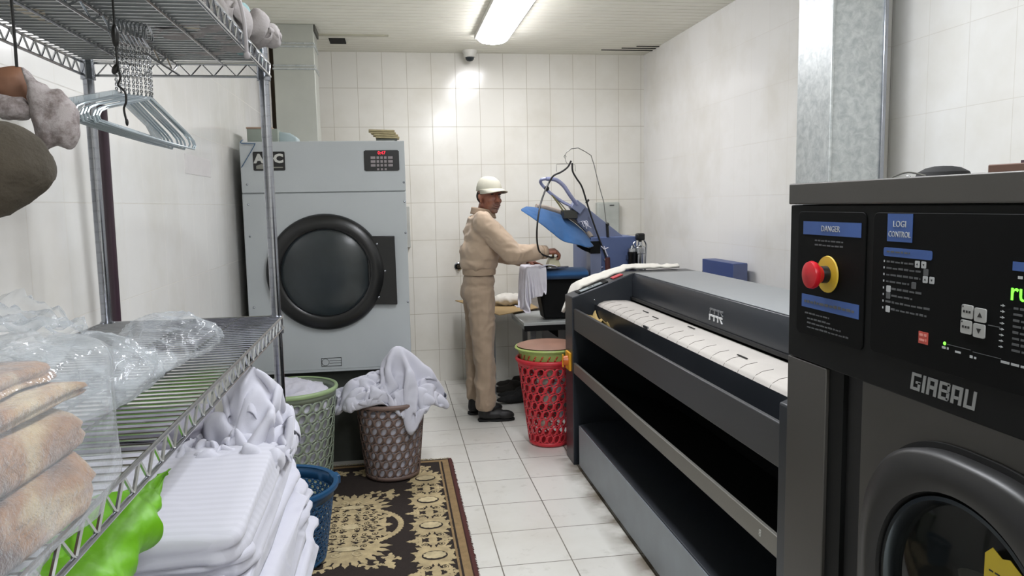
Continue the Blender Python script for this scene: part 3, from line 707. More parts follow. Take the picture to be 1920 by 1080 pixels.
M['b_brown'] = mat('brown plastic', '6f5c55', .5, 0, .08, 5); M['b_red'] = mat('red plastic', 'c92f3a', .4, 0, .06, 6)
M['b_blue'] = mat('blue plastic', '174a72', .38, 0, .08, 6); M['b_lime'] = mat('pale green plastic', 'a3b567', .45)
basket('laundry_basket', 'tall sage green perforated basket by the dryer, holding white laundry', (-.565, 4.10, .012), .195, .236, .55, M['b_green'], 9, 26, .30, .56, .80, rim_mat=M['b_green_rim'], top=.045)
basket('laundry_basket', 'tall brown perforated basket on the rug under a heap of white sheets', (-.045, 4.21, .012), .148, .19, .43, M['b_brown'], 8, 21, .30, .58, .80, top=.02)
RB = basket('laundry_basket', 'tall red lattice basket between the worker and the ironer', (.935, 4.62, 0), .125, .195, .55, M['b_red'], 9, 20, .30, .62, .84, top=.04)
BB = basket('laundry_basket', 'blue plastic basket with square mesh on the rug beside the rack', (-.515, 3.22, .012), .185, .235, .335, M['b_blue'], 11, 44, 0, .62, .62, rim_r=.014, top=.05)
a = .35
g = G().box((.225, -.028, .30), (.262, .028, .338), Matrix.Rotation(a, 4, 'Z')); part('handle', g, M['b_blue'], BB, world=False, bev=.005)
t = thing('plastic_colander', 'pale green and orange slotted basin nested in the red basket', 'basin', (.935, 4.62, .50))
g = G().lathe([(0, .0), (.165, .0), (.168, .01), (.182, .085), (.198, .115)], n=64); part('bowl', g, M['b_lime'], t, world=False, solid=.003)
part('rim', G().lathe([(.192, .108), (.205, .108), (.210, .116), (.205, .124), (.195, .120)], n=64), M['b_lime'], t, world=False)
g = G()
for i in range(26):
    a = 2*PI*i/26
    for k in range(4):
        z0_, z1_ = .02+.016*k, .036+.016*k; r0_ = .1695+.014*z0_/.085*1.0+.0022; r1_ = .1695+.014*z1_/.085+.0022
        a0 = a+.05*k; a1 = a+.05*(k+1); dw = .05
        g.add([(r0_*math.cos(a0), r0_*math.sin(a0), z0_), (r0_*math.cos(a0+dw), r0_*math.sin(a0+dw), z0_), (r1_*math.cos(a1+dw), r1_*math.sin(a1+dw), z1_), (r1_*math.cos(a1), r1_*math.sin(a1), z1_)], [(0, 1, 2, 3)])
part('slot', g, mat('orange slots', 'c24a30', .5), t, 'orange red slanted slots', world=False, solid=.002)
solo('round_tray', G().lathe([(0, .012), (.17, .008), (.196, .0), (.19, -.004), (.0, .006)], (.935, 4.62, .628), 48), mat('dull pink lid', '8f6a58', .5), 'flat dull pink tray lying on the pale green basin', 'tray')

def heap(cx, cy, z0, rx, ry, h, amp, f, seed, n=80, m_=44, skirt=.0, ex=2.0):
    """a loose pile of cloth: closed lumpy dome with sharp creases"""
    g = G()
    def fn(u, v):
        a = 2*PI*u; ph = PI/2*v*1.18
        r = math.sin(min(ph, PI/2)) if ph < PI/2 else 1-(ph-PI/2)*.5
        z = max(0, math.cos(min(ph, PI/2))); zz = z0+h*z**(.8) - (max(0, ph-PI/2))*skirt
        p = Vector((cx+rx*r*math.cos(a), cy+ry*r*math.sin(a), zz)); nr = Vector((math.cos(a)*r/rx*.2, math.sin(a)*r/ry*.2, z)).normalized()
        d = ridge(p, f, seed)*.6 + ridge(p, f*2.1, seed+1)*.3 + ridge(p, f*4.5, seed+2)*.12 - .5
        return p + nr*amp*d*min(1, v*6)
    g.grid(fn, n, m_, closeu=True); return g
solo('white_laundry', heap(-.565, 4.10, .46, .215, .215, .12, .07, 6, 3), M['white_cloth'], 'crumpled white laundry filling the sage green basket', 'laundry', angle=180)
solo('white_laundry', G().lathe([(0, .02), (.17, .02), (.205, .42), (.205, .46)], (-.565, 4.10, .015), 48), M['white_cloth'], 'white laundry seen through the holes of the sage green basket', 'laundry')
solo('white_laundry', G().lathe([(0, .02), (.138, .02), (.175, .38), (.1, .41)], (-.045, 4.21, .015), 48), M['white_cloth'], 'white laundry seen through the holes of the brown basket', 'laundry')
# paper scraps in the red basket
for i, (dx, dy, dz) in enumerate(((-.05, -.09, .42), (.03, -.12, .38), (.0, -.1, .47), (-.02, -.1, .3), (.06, -.08, .2), (-.04, -.07, .14))):
    g = G().ell((.935+dx, 4.62+dy, dz), (.035, .02, .03), (i, i*2, 0)); me = blob('paper_scrap', g, .008, 1, (.935+dx, 4.62+dy, dz), lambda p, n_: p+n_*.012*ridge(p, 25, i))
    solo('paper_scrap', me, mat('scrap paper', ('a9a49b', '8f8f97', 'b3a89a')[i % 3], .8), 'crumpled paper scrap, %s seen through the red basket wall' % ('upper left one', 'upper right one', 'topmost one', 'middle one', 'lower right one', 'lowest one')[i], 'paper', 'paper scraps in the red basket', off=Vector((.935+dx, 4.62+dy, dz)))

# ------------------------------------------------------------ rug with its woven pattern
RX0, RX1, RY0, RY1 = -.62, .292, 2.35, 4.41
t = thing('rug', 'dark brown machine woven rug with beige scroll pattern and fringe', 'rug', (-.16, 3.38, 0))
M['rug_dark'] = mat('dark brown pile', '241a15', .95, 0, .2, 60, .5, 300, .003)
M['rug_beige'] = mat('beige pile', 'b09f7a', .95, 0, .22, 22, .7, 120, .004)
M['rug_tan'] = mat('tan border pile', '8b7350', .95, 0, .15, 30, .5, 200, .003)
M['rug_red'] = mat('maroon binding', '4a2420', .95)
part('base', G().box((RX0, RY0, 0), (RX1, RY1, .010)), M['rug_dark'], t, bev=.003)
g = G()
for xa, xb in ((RX1-.052, RX1-.018), (RX0+.018, RX0+.052)): g.box((xa, RY0+.02, .0105), (xb, RY1-.02, .0118))
g.box((RX0+.02, RY1-.05, .0105), (RX1-.02, RY1-.022, .0117))
for xa, xb in ((RX1-.072, RX1-.062),): g.box((xa, RY0+.02, .0105), (xb, RY1-.05, .0120))
part('border', g, M['rug_tan'], t)
g = G().box((RX1-.012, RY0, .0105), (RX1+.004, RY1, .012)); g.box((RX1-.016, RY0, .0105), (RX1-.014, RY1, .0122)); part('binding', g, M['rug_red'], t)
pz = [.0106]
def poly(g, pts, z=None):
    pz[0] += .000001; z = z or pz[0]; c_ = Vector((sum(p[0] for p in pts)/len(pts), sum(p[1] for p in pts)/len(pts)))
    b = len(g.v); g.v += [(c_.x, c_.y, z)] + [(x, y, z) for x, y in pts]; n = len(pts)
    for i in range(n): g.f.append((b, b+1+i, b+1+(i+1)%n)); g.mi.append(g.m)
def leaf(g, x, y, L, W, a, lobes=3):
    pts = []
    K = 24
    for i in range(K):
        s2 = i/K*2; side = 1 if s2 < 1 else -1; q_ = s2 if s2 < 1 else 2-s2
        w_ = W*math.sin(PI*q_**.8)*(1+.28*math.sin(q_*PI*2*lobes)); pts.append((q_*L, side*w_))
    c_, s2 = math.cos(a), math.sin(a); poly(g, [(x+u*c_-v*s2, y+u*s2+v*c_) for u, v in pts])
def scroll(g, x, y, r, a0, turns=1.4, w=.008, hand=1, leaves=True):
    """tapering spiral stem with leaf buds"""
    K = int(28*turns); P_ = []
    for i in range(K+1):
        q_ = i/K; rr = r*(1-q_*.82); a = a0+hand*q_*turns*2*PI
        P_.append((x+rr*math.cos(a), y+rr*math.sin(a), w*(1-.5*q_), a))
    pz[0] += .000001
    b = len(g.v)
    for px_, py_, ww, a in P_:
        g.v += [(px_+math.cos(a)*ww*.5, py_+math.sin(a)*ww*.5, pz[0]), (px_-math.cos(a)*ww*.5, py_-math.sin(a)*ww*.5, pz[0])]
    for i in range(K): g.f.append((b+2*i, b+2*i+1, b+2*i+3, b+2*i+2)); g.mi.append(g.m)
    e = P_[-1]; poly(g, [(e[0]+w*.9*math.cos(j*PI/5), e[1]+w*.9*math.sin(j*PI/5)) for j in range(10)])
    if leaves:
        for q_ in (.05, .22, .4, .6): i = int(q_*K); p_ = P_[i]; leaf(g, p_[0], p_[1], w*2.6, w*.8, p_[3]+hand*.9)
def scallop(cx, cy, rx, ry, n_, d, a_=0, K=200):
    out = []
    for i in range(K):
        a = 2*PI*i/K; f = 1+d*abs(math.sin(n_*a/2+a_)); out.append((cx+rx*f*math.cos(a), cy+ry*f*math.sin(a)))
    return out
def oval(cx, cy, rx, ry, K=40): return [(cx+rx*math.cos(2*PI*i/K), cy+ry*math.sin(2*PI*i/K)) for i in range(K)]
gp = G()   # beige figures
gd = G()   # dark openings on the figures
mx_, my_ = -.245, 3.52
# big medallion: scalloped body, dark filigree, outer ring of leaves
poly(gp, scallop(mx_, my_, .155, .30, 16, .10))
poly(gp, scallop(mx_, my_+.20, .115, .14, 11, .16)); poly(gp, scallop(mx_, my_-.20, .115, .14, 11, .16))
for i in range(13):
    a = PI/2+(i-6)*.24; leaf(gp, mx_+.08*math.cos(a), my_+.20+.10*math.sin(a), .12, .02, a); leaf(gp, mx_+.08*math.cos(a), my_-.20-.10*math.sin(a), .12, .02, -a)
for sx_ in (1, -1):
    for i in range(40):
        a = -1.05+2.1*i/39; x, y = mx_+sx_*(.235*math.cos(a)), my_+.20*math.sin(a)
        leaf(gp, x-.012*sx_, y, .036, .012, a*sx_+(0 if sx_ > 0 else PI)+(.7 if i % 2 else -.7)); poly(gp, oval(x, y, .012, .012, 10))
    for dy in (.1, -.1, .0): leaf(gp, mx_+sx_*.13, my_+dy, .07, .022, 0 if sx_ > 0 else PI)
pz[0] = .0118
rr = random.Random(5)
for k in range(-4, 5):
    for sx_ in (1, -1):
        for q_ in range(4):
            x = mx_+sx_*(.018+.034*q_+(.01 if k % 2 else 0)); y = my_+k*.062+.01*math.sin(q_*2.1)
            if ((x-mx_)/.15)**2+((y-my_)/.33)**2 > .93: continue
            leaf(gd, x, y, .026+.008*(q_ % 2), .0055, (.6 if k % 2 else -.6)*sx_+(0 if sx_ > 0 else PI), 1)
            if q_ % 2 == 0: poly(gd, [(x+sx_*.012*math.cos(b)+.004, y+.014+.006*math.sin(b)) for b in [j*PI/5 for j in range(10)]])
for k in range(-4, 5):      # fine dark curls between the leaves
    for sx_ in (1, -1):
        for q_ in range(3):
            x = mx_+sx_*(.030+.042*q_); y = my_+(k+.5)*.062
            if ((x-mx_)/.15)**2+((y-my_)/.33)**2 < .9: scroll(gd, x, y, .017, q_*1.3+k, 1.1, .0042, sx_*(1 if k % 2 else -1), False)
pz[0] = .0124
gb = G()
for y in (-.29, -.15, .15, .29, 0):
    for sx_ in (1, -1): scroll(gb, mx_+sx_*.05, my_+y, .03, PI/2, 1.2, .006, sx_, False)
poly(gb, scallop(mx_, my_, .035, .028, 9, .15)); poly(gb, scallop(mx_, my_+.235, .055, .022, 7, .1)); poly(gb, scallop(mx_, my_-.235, .055, .022, 7, .1))
pz[0] = .0106
# corner sprigs
for sy_ in (1, -1):
    for sx_ in (1, -1):
        x, y = mx_+sx_*.17, my_+sy_*.375
        scroll(gp, x-sx_*.05, y+sy_*.01, .045, PI if sx_ > 0 else 0, .55, .014, -sx_*sy_); scroll(gp, x+sx_*.02, y-sy_*.03, .03, 0, 1.1, .012, sx_*sy_)
        leaf(gp, x, y, .09, .022, sy_*1.2 if sx_ > 0 else PI-sy_*1.2); leaf(gp, x, y, .06, .02, -sy_*1.0 if sx_ > 0 else PI+sy_*1.0)
# side border: ovals alternating with acanthus scrolls
bxc = .130
def oval_motif(x, y):
    global gp
    poly(gp, scallop(x, y, .078, .082, 14, .12))
    for i in range(7):
        a = PI/2+(i-3)*.42; leaf(gp, x+.03*math.cos(a), y+.06*math.sin(a), .08, .016, a); leaf(gp, x+.03*math.cos(a), y-.06*math.sin(a), .08, .016, -a)
    z = pz[0]; pz[0] = .0118; poly(gd, oval(x, y, .056, .044)); pz[0] = .0124; poly(gb, scallop(x, y+.004, .046, .032, 10, .1))
    pz[0] = z
def scroll_motif(x, y):
    for sx_ in (1, -1):
        for sy_ in (1, -1):
            scroll(gp, x+sx_*.038, y+sy_*.05, .033, PI/2*sy_, 1.5, .013, sx_*sy_); scroll(gp, x+sx_*.058, y+sy_*.015, .02, 0, 1.2, .010, -sx_*sy_)
            leaf(gp, x+sx_*.02, y+sy_*.02, .045, .007, math.atan2(sy_, sx_))
            z = pz[0]; pz[0] = .0118; scroll(gd, x+sx_*.036, y+sy_*.048, .015, sy_, 1.1, .005, sx_*sy_, False); leaf(gd, x+sx_*.012, y+sy_*.052, .03, .005, PI/2*sy_, 1); pz[0] = z
    leaf(gp, x-.06, y, .06, .015, PI); leaf(gp, x, y, .06, .010, PI/2); leaf(gp, x, y, .06, .010, -PI/2); poly(gp, oval(x, y, .02, .028))
y = 4.10; k_ = 0
while y > RY0+.1:
    for xx in (bxc, mx_*2-bxc+.01): 
        if xx < RX0+.05: continue
        (oval_motif if k_ % 2 == 0 else scroll_motif)(xx, y)
    y -= .158*1.0; k_ += 1
# end border across the top
for i, x in enumerate((-.52, -.36, -.20, -.04, .10)):
    for sx_ in (1, -1): scroll(gp, x+sx_*.035, 4.265, .032, PI/2, 1.3, .012, sx_); leaf(gp, x+sx_*.01, 4.255, .07, .014, PI/2-sx_*1.0)
    leaf(gp, x, 4.25, .06, .018, -PI/2); leaf(gp, x, 4.28, .05, .014, PI/2)
part('pattern', gp, M['rug_beige'], t, 'beige medallion and scroll pattern', angle=10)
part('pattern', gb, mat('light beige pile', 'bdae8a', .95, 0, .2, 30), t, 'lighter beige details', angle=10)
part('pattern', gd, M['rug_dark'], t, 'dark openings in the pattern', angle=10)
g = G(); rr = random.Random(11)
for i in range(170):
    x = RX0+.01+(RX1-RX0-.01)*i/169; l = rr.uniform(.022, .045)
    g.tube([(x, RY1, .006), (x+rr.uniform(-.006, .006), RY1+l*.5, .003), (x+rr.uniform(-.012, .016), RY1+l, .002)], .0016, 4)
o = part('fringe', g, mat('cream fringe', 'a89a74', .95), t); o['kind'] = 'stuff'
g = G()
for i in range(420):
    y = RY0+(RY1-RY0)*i/419; l = rr.uniform(.004, .012); g.tube([(RX1+.002, y, .006), (RX1+.002+l, y+rr.uniform(-.004, .004), .002)], .0013, 3)
o = part('edge_fuzz', g, M['rug_red'], t); o['kind'] = 'stuff'
# ------------------------------------------------------------ cloth: sheets dropped and crumpled by a small particle solver
import numpy as np
def smooth_noise(n, k, amp, seed):
    c = np.random.default_rng(seed).normal(size=(k, k, 3)); x = np.linspace(0, k-1.001, n); i = x.astype(int); f = x-i; f = f*f*(3-2*f)
    A = c[i]*(1-f)[:, None, None]+c[np.minimum(i+1, k-1)]*f[:, None, None]
    return (A[:, i]*(1-f)[None, :, None]+A[:, np.minimum(i+1, k-1)]*f[None, :, None])*amp
def sim(n, size, X0, sdfs, steps=220, thick=.012, iters=14, bend=.15, fric=.5, dt=.012):
    L = size/(n-1); X = X0.copy().reshape(-1, 3).astype(np.float64); V = np.zeros_like(X); idx = np.arange(n*n).reshape(n, n); B = []
    def add(a, b, l, k): B.append((a.ravel(), b.ravel(), l, k))
    for p in (0, 1):
        add(idx[:, p:n-1:2], idx[:, p+1:n:2], L, 1.); add(idx[p:n-1:2, :], idx[p+1:n:2, :], L, 1.)
    for p in (0, 1):
        add(idx[p:n-1:2, :-1], idx[p+1:n:2, 1:], L*2**.5, .5); add(idx[p:n-1:2, 1:], idx[p+1:n:2, :-1], L*2**.5, .5)
    for p in range(4):
        a = np.arange(p, n-2, 4); add(idx[:, a], idx[:, a+2], 2*L, bend); add(idx[a, :], idx[a+2, :], 2*L, bend)
    gi, gj = np.divmod(np.arange(n*n), n)
    for s in range(steps):
        V[:, 2] -= 9.8*dt; V *= .985 if s < steps*.6 else .95; P = X+V*dt
        if s % 2 == 0:      # pairs of particles that come closer than the cloth is thick
            cell = np.floor(P/thick).astype(np.int64); hh = (cell[:, 0]*73856093) ^ (cell[:, 1]*19349663) ^ (cell[:, 2]*83492791)
            o = np.argsort(hh, kind='stable'); hs_ = hh[o]; pa = []; pb = []
            for dx in (-1, 0, 1):
                for dy in (-1, 0, 1):
                    for dz in (-1, 0, 1):
                        h2 = ((cell[:, 0]+dx)*73856093) ^ ((cell[:, 1]+dy)*19349663) ^ ((cell[:, 2]+dz)*83492791)
                        lo = np.searchsorted(hs_, h2, 'left'); hi = np.searchsorted(hs_, h2, 'right'); m_ = 0
                        while True:
                            ok = np.nonzero(lo+m_ < hi)[0]
                            if len(ok) == 0 or m_ > 12: break
                            pa.append(ok); pb.append(o[lo[ok]+m_]); m_ += 1
            pa = np.concatenate(pa); pb = np.concatenate(pb); ok = pa < pb; pa = pa[ok]; pb = pb[ok]
            ok = (np.abs(gi[pa]-gi[pb]) > 1) | (np.abs(gj[pa]-gj[pb]) > 1); pa = pa[ok]; pb = pb[ok]
        for it in range(iters):
            for a, b, l, k in B:
                d = P[b]-P[a]; ln = np.linalg.norm(d, axis=1)+1e-9; c = (k*.5*(ln-l)/ln)[:, None]*d; P[a] += c; P[b] -= c
            if it % 3 == 2 and len(pa):
                d = P[pb]-P[pa]; ln = np.linalg.norm(d, axis=1)+1e-9; w_ = np.maximum(0, thick-ln); m_ = w_ > 0
                c = (.25*w_/ln)[:, None]*d; np.add.at(P, pa[m_], -c[m_]); np.add.at(P, pb[m_], c[m_])
            for f in sdfs:
                dd, nn_ = f(P); m_ = dd < thick*.6
                if m_.any():
                    P[m_] += (thick*.6-dd[m_])[:, None]*nn_[m_]; mv = P[m_]-X[m_]; P[m_] -= (mv-(mv*nn_[m_]).sum(1, keepdims=True)*nn_[m_])*fric*.5
        V = (P-X)/dt; sp = np.linalg.norm(V, axis=1); V *= np.minimum(1, 3/(sp+1e-9))[:, None]; X = P
    return X
def s_ell(c, r):
    c = np.array(c); r = np.array(r)
    def f(P):
        q_ = (P-c)/r; k = np.linalg.norm(q_, axis=1)+1e-9; g_ = q_/r; gl = np.linalg.norm(g_, axis=1, keepdims=True)+1e-9
        return (k-1)*k/gl[:, 0], g_/gl
    return f
def s_cyl(c, r, z):
    def f(P):
        d = P[:, :2]-np.array(c); rr_ = np.linalg.norm(d, axis=1)+1e-9; dr = rr_-r; dz = P[:, 2]-z; m_ = dr > dz
        nn_ = np.zeros_like(P); nn_[m_, :2] = d[m_]/rr_[m_][:, None]; nn_[~m_, 2] = 1; return np.where(m_, dr, dz), nn_
    return f
def s_plane(n_, d):
    n_ = np.array(n_, float); return lambda P: (P@n_-d, np.broadcast_to(n_, P.shape).copy())
def s_box(lo, hi):
    lo = np.array(lo); hi = np.array(hi)
    def f(P):
        a = np.concatenate([lo-P, P-hi], 1); k = a.argmax(1); nn_ = np.zeros_like(P); nn_[np.arange(len(P)), k % 3] = np.where(k < 3, -1, 1)
        return a[np.arange(len(P)), k], nn_
    return f
def uv(n): return np.meshgrid(np.linspace(-.5, .5, n), np.linspace(-.5, .5, n))
CLOTH = {}
def cloth(name, key, m_, label, cat, M4, group=None, subd=1, thick=.003, wr=.011):
    n, X = CLOTH[key]; X = X.copy().reshape(n, n, 3); dx, dy = np.gradient(X, axis=1), np.gradient(X, axis=0)
    nr = np.cross(dx, dy); nr /= np.linalg.norm(nr, axis=2, keepdims=True)+1e-9
    for j in range(n):       # small creases fixed in the cloth itself
        for i in range(n): X[j, i] += nr[j, i]*wr*(ridge((i/n, j/n, 0), 9, 3)*.7+ridge((i/n, j/n, 1), 21, 4)*.45-.5)
    X = X.reshape(-1, 3)
    g = G().add([M4 @ Vector(p) for p in X], [(j*n+i, j*n+i+1, j*n+n+i+1, j*n+n+i) for j in range(n-1) for i in range(n-1)])
    o = solo(name, g, m_, label, cat, group, angle=180)
    s2 = o.modifiers.new('thick', 'SOLIDIFY'); s2.thickness = thick; s2.offset = 0
    if subd: s3 = o.modifiers.new('sub', 'SUBSURF'); s3.levels = s3.render_levels = subd
    return o
n = 74; u, v = uv(n)
X0 = np.stack([u*.62-.03, v*.40, .55+.22*np.exp(-((u-.1)**2+v**2)*9)+0*u], -1)+smooth_noise(n, 11, .06, 4)+smooth_noise(n, 24, .035, 5)
X = sim(n, 1.6, X0, [s_plane((0, 0, 1), .40), s_ell((.05, 0, .44), (.07, .05, .26)), s_ell((.17, .02, .44), (.07, .05, .15)), s_ell((-.10, .02, .42), (.12, .08, .10)), s_plane((1, 0, 0), -.35), s_plane((-1, 0, 0), -.35), s_plane((0, 1, 0), -.21), s_plane((0, -1, 0), -.21), s_plane((.7, .7, 0), -.30), s_plane((-.7, .7, 0), -.30), s_plane((.7, -.7, 0), -.30), s_plane((-.7, -.7, 0), -.30)], 200, .014, fric=.8)
r_ = np.sqrt((X[:, 0]/.19)**2+(X[:, 1]/.19)**2); low = np.clip(1-(X[:, 2]-.40)/.25, 0, 1)
X[:, 2] -= np.clip(r_-.95, 0, 2)**1.3*.10*low                      # the rim lets the edge sag
t_ = np.exp(-((X[:, 0]-.10)/.075)**2)*np.clip((-.13-X[:, 1])/.06, 0, 1)*low   # one corner hangs down in front
X[:, 2] -= t_*.20; X[:, 1] -= t_*.02
CLOTH['pile'] = (n, X)
n = 66; u, v = uv(n)
X0 = np.stack([u*.46, v*.5, .27+0*u], -1)+smooth_noise(n, 11, .055, 14)+smooth_noise(n, 22, .035, 15)
CLOTH['heap'] = (n, sim(n, 1.35, X0, [s_plane((0, 0, 1), 0), s_ell((.04, .03, .02), (.10, .08, .13)), s_plane((1, 0, 0), -.24), s_plane((0, -1, 0), -.22), s_plane((0, 1, 0), -.24), s_plane((-1, 0, 0), -.235)], 190))
n = 44; u, v = uv(n)
X0 = np.stack([u*.56, v*.56, .3+0*u], -1)+smooth_noise(n, 8, .025, 24)
CLOTH['drape'] = (n, sim(n, .62, X0, [s_box((-.10, -.12, -.4), (.4, .14, .22)), s_plane((0, 0, 1), -.08)], 190))
# ------------------------------------------------------------ wire shelving rack
RF, RN = 2.03, .43                      # far and near ends (Y)
RL, RR = -.715, -.305                   # post lines (X)
ZTOP, ZMID, ZLOW = 1.862, 1.222, .40
t = thing('wire_shelving', 'chrome wire shelving rack along the left wall with three shelves', 'shelving', (-.51, 1.23, 0))
RACK = t
for (x, y) in ((RR, RF), (RL, RF), (RR, RN), (RL, RN)):
    p = part('post', G().cyl((x, y, .0), (x, y, 1.90), .0125, n=20), M['chrome_post'], t)
    g = G(); z = .03
    while z < 1.9: g.lathe([(.0127, -.0016), (.0119, 0), (.0127, .0016)], (x, y, z), 16); z += .0254
    part('groove', g, M['black'], p)
    part('foot', G().lathe([(0, 0), (.018, 0), (.016, .02), (.0126, .025)], (x, y, 0), 16), M['black'], p)
def shelf(zt, nm):
    s_ = part('shelf', G(), M['chrome'], t) if False else None
    xl, xr, ya, yb, dz = RL-.012, RR+.014, RN-.012, RF+.014, .030
    g = G()
    for pa, pb in (((xl, ya), (xr, ya)), ((xr, ya), (xr, yb)), ((xr, yb), (xl, yb)), ((xl, yb), (xl, ya))):
        A, B = Vector((*pa, 0)), Vector((*pb, 0)); L = (B-A).length; n = max(2, round(L/.052))
        g.cyl(A+Vector((0, 0, zt)), B+Vector((0, 0, zt)), .0032, n=8); g.cyl(A+Vector((0, 0, zt-dz)), B+Vector((0, 0, zt-dz)), .0032, n=8)
        zz = []
        for i in range(n*2+1): zz.append(A+(B-A)*(i/(2*n))+Vector((0, 0, zt-(dz if i % 2 else 0))))
        g.tube(zz, .0024, 5)
    fr = part('shelf_frame', g, M['chrome'], t)
    g = G(); y = ya+.02
    while y < yb-.01: g.cyl((xl, y, zt+.002), (xr, y, zt+.002), .0013 if zt > 1.5 else .0019, n=6, cap=False); y += .0252
    part('shelf_wires', g, M['chrome'], fr)
    g = G()
    for x in (-.40, -.62):
        g.cyl((x, ya, zt-.003), (x, yb, zt-.003), .0028, n=6)
    for x in (-.51,):
        g.cyl((x, ya, zt-.003), (x, yb, zt-.003), .003, n=6); g.cyl((x, ya, zt-dz+.004), (x, yb, zt-dz+.004), .003, n=6)
        n = int((yb-ya)/.05); g.tube([(x, ya+(yb-ya)*i/n, zt-(dz-.004 if i % 2 else .003)) for i in range(n+1)], .0024, 5)
    part('shelf_rib', g, M['chrome'], fr)
    for (x, y) in ((RR, RF), (RL, RF), (RR, RN), (RL, RN)):
        part('collar', G().lathe([(.0128, -dz-.012), (.017, -dz-.012), (.0155, .006), (.0128, .006)], (x, y, zt), 16), M['chrome_post'], fr)
shelf(ZTOP, 'top'); shelf(ZMID, 'middle'); shelf(ZLOW, 'lower')

def folded(x0, x1, y0, y1, z0, z1, seed, wob=.008, nl=2, tilt=0):
    """a folded sheet: soft rounded slab with wavy layered edges"""
    g = G(); nu, nv = 92, 13; cx_, cy_ = (x0+x1)/2, (y0+y1)/2; hx, hy = (x1-x0)/2, (y1-y0)/2
    def fn(u, v):
        a = 2*PI*u; c_, s2 = math.cos(a), math.sin(a); e = .16
        ex, ey = math.copysign(abs(c_)**e, c_), math.copysign(abs(s2)**e, s2)
        vv = v
        prof = [(0, 0), (.97, 0), (.995, .12), (1, .3), (.985, .48), (1.004, .6), (1.0, .8), (.985, .93), (.96, 1), (.8, 1.02), (.5, 1.03), (.2, 1.03), (0, 1.03)]
        r, h = prof[int(round(v*12))]
        p = Vector((cx_+hx*ex*r, cy_+hy*ey*r, z0+(z1-z0)*h))
        w_ = wob if .9 < r else wob*.3
        n1 = noise.noise_vector(Vector((p.x*7, p.y*7, p.z*24+seed*3.7)))
        n2 = noise.noise_vector(Vector((p.x*22, p.y*22, p.z*30+seed*9.1)))
        q_ = p + Vector((n1.x*w_*1.6+n2.x*w_*.8, n1.y*w_*1.6+n2.y*w_*.8, n1.z*.006+n2.z*.003*(r < 1)))
        q_.z += tilt*(p.y-cy_)
        return q_
    g.grid(fn, nu, nv, closeu=True); return g
# the big stack on the lower shelf
rs = random.Random(2); z = ZLOW+.006; names = []
k = 0; zs = []
while z < .905:
    h = rs.uniform(.034, .052); zs.append((z, h)); z += h+.001
n_ = len(zs)
for k, (z, h) in enumerate(zs):
    y1 = 1.845+rs.uniform(-.03, .03); x1 = -.235+rs.uniform(-.03, .025)
    o = solo('folded_sheet', folded(-.69, x1, .95+rs.uniform(-.04, .03), y1, z, z+h*.97, k, .018), M['white_sheet'],
        'folded white bed sheet in the rack stack, %s' % ('bottom one' if k == 0 else 'topmost' if k == n_-1 else '%s above the bottom one' % ('one', 'two', 'three', 'four', 'five', 'six', 'seven', 'eight', 'nine', 'ten', 'eleven', 'twelve')[k-1]), 'bed sheet', 'folded white sheets stacked under the middle shelf', angle=180)
ztop = zs[-1][0]+zs[-1][1]
solo('folded_sheet', folded(-.69, -.245, 1.22, 1.86, ztop+.001, ztop+.045, 40, .010), M['white_sheet'], 'folded white sheet lying directly under the striped sheet, its edge open', 'bed sheet', angle=180)
q = N('striped satin linen'); sp = q.n('ShaderNodeSeparateXYZ'); q.l(q.pos(), sp.inputs[0])
st = q.math('GREATER_THAN', q.math('SINE', q.math('MULTIPLY', sp.outputs[1], 2*PI/.022)), 0); q.b.inputs['Sheen Weight'].default_value = .2
q.l(q.mix(q.math('MULTIPLY', st, 1.0), srgb('c3c3cd'), srgb('bdbdc7')), q.b.inputs['Base Color']); q.l(q.math('ADD', q.math('MULTIPLY', st, -.12), .88), q.b.inputs['Roughness'])
M['striped'] = q.m
solo('striped_sheet', folded(-.68, -.25, 1.20, 1.62, ztop+.047, ztop+.10, 50, .010, tilt=.04), M['striped'], 'thick folded white sheet with woven stripes on top of the stack', 'bed sheet', angle=180)
zt2 = ztop+.10
# front sheet, slumped towards the camera
g = G()
def fs(u, v):
    x = -.72+.50*u; y = .72+.60*v; z = .872+.05*v+.012*ridge((x, y, 0), 6, 9)+.015*noise.noise(Vector((x*5, y*5, 2)))
    if u > .86: z -= (u-.86)**1.1*1.9; x -= (u-.86)*.25
    return (x, y, z-.02)
g.grid(fs, 80, 90)
solo('loose_sheet', g, M['white_sheet'], 'loose white sheet spread over the front of the linen stack, nearest the camera', 'bed sheet', angle=180, solid=.012)
cloth('crumpled_sheet', 'heap', M['white_sheet'], 'crumpled white sheet heaped at the far end of the linen stack beside the rack post', 'bed sheet',
      Matrix.Translation((-.345, 1.70, zt2-.055)) @ Matrix.Diagonal((.52, .72, 1.22, 1)), wr=.007)
for i, (a_, b_, lb) in enumerate(((0, .035, 'folded sheet, greyed for shade, behind the striped one, lowest of three'), (.036, .066, 'folded sheet, greyed for shade, behind the striped one, middle of three'), (.067, .095, 'folded sheet, greyed for shade, behind the striped one, topmost of three'))):
    solo('folded_sheet', folded(-.69, -.40-.01*i, 1.60+.02*i, 1.84, zt2-.05+a_, zt2-.05+b_, 80+i, .014), mat('shaded linen', '8f8d98', .9), lb, 'bed sheet', angle=180)  # under-shelf shade put into the grey of these sheets
cloth('crumpled_sheet', 'heap', M['white_sheet'], 'rumpled white sheet in front of the stack at the bottom edge of the photo', 'bed sheet',
      Matrix.Translation((-.43, .98, ztop-.055)) @ Matrix.Rotation(2.2, 4, 'Z') @ Matrix.Diagonal((.9, .9, .45, 1)))
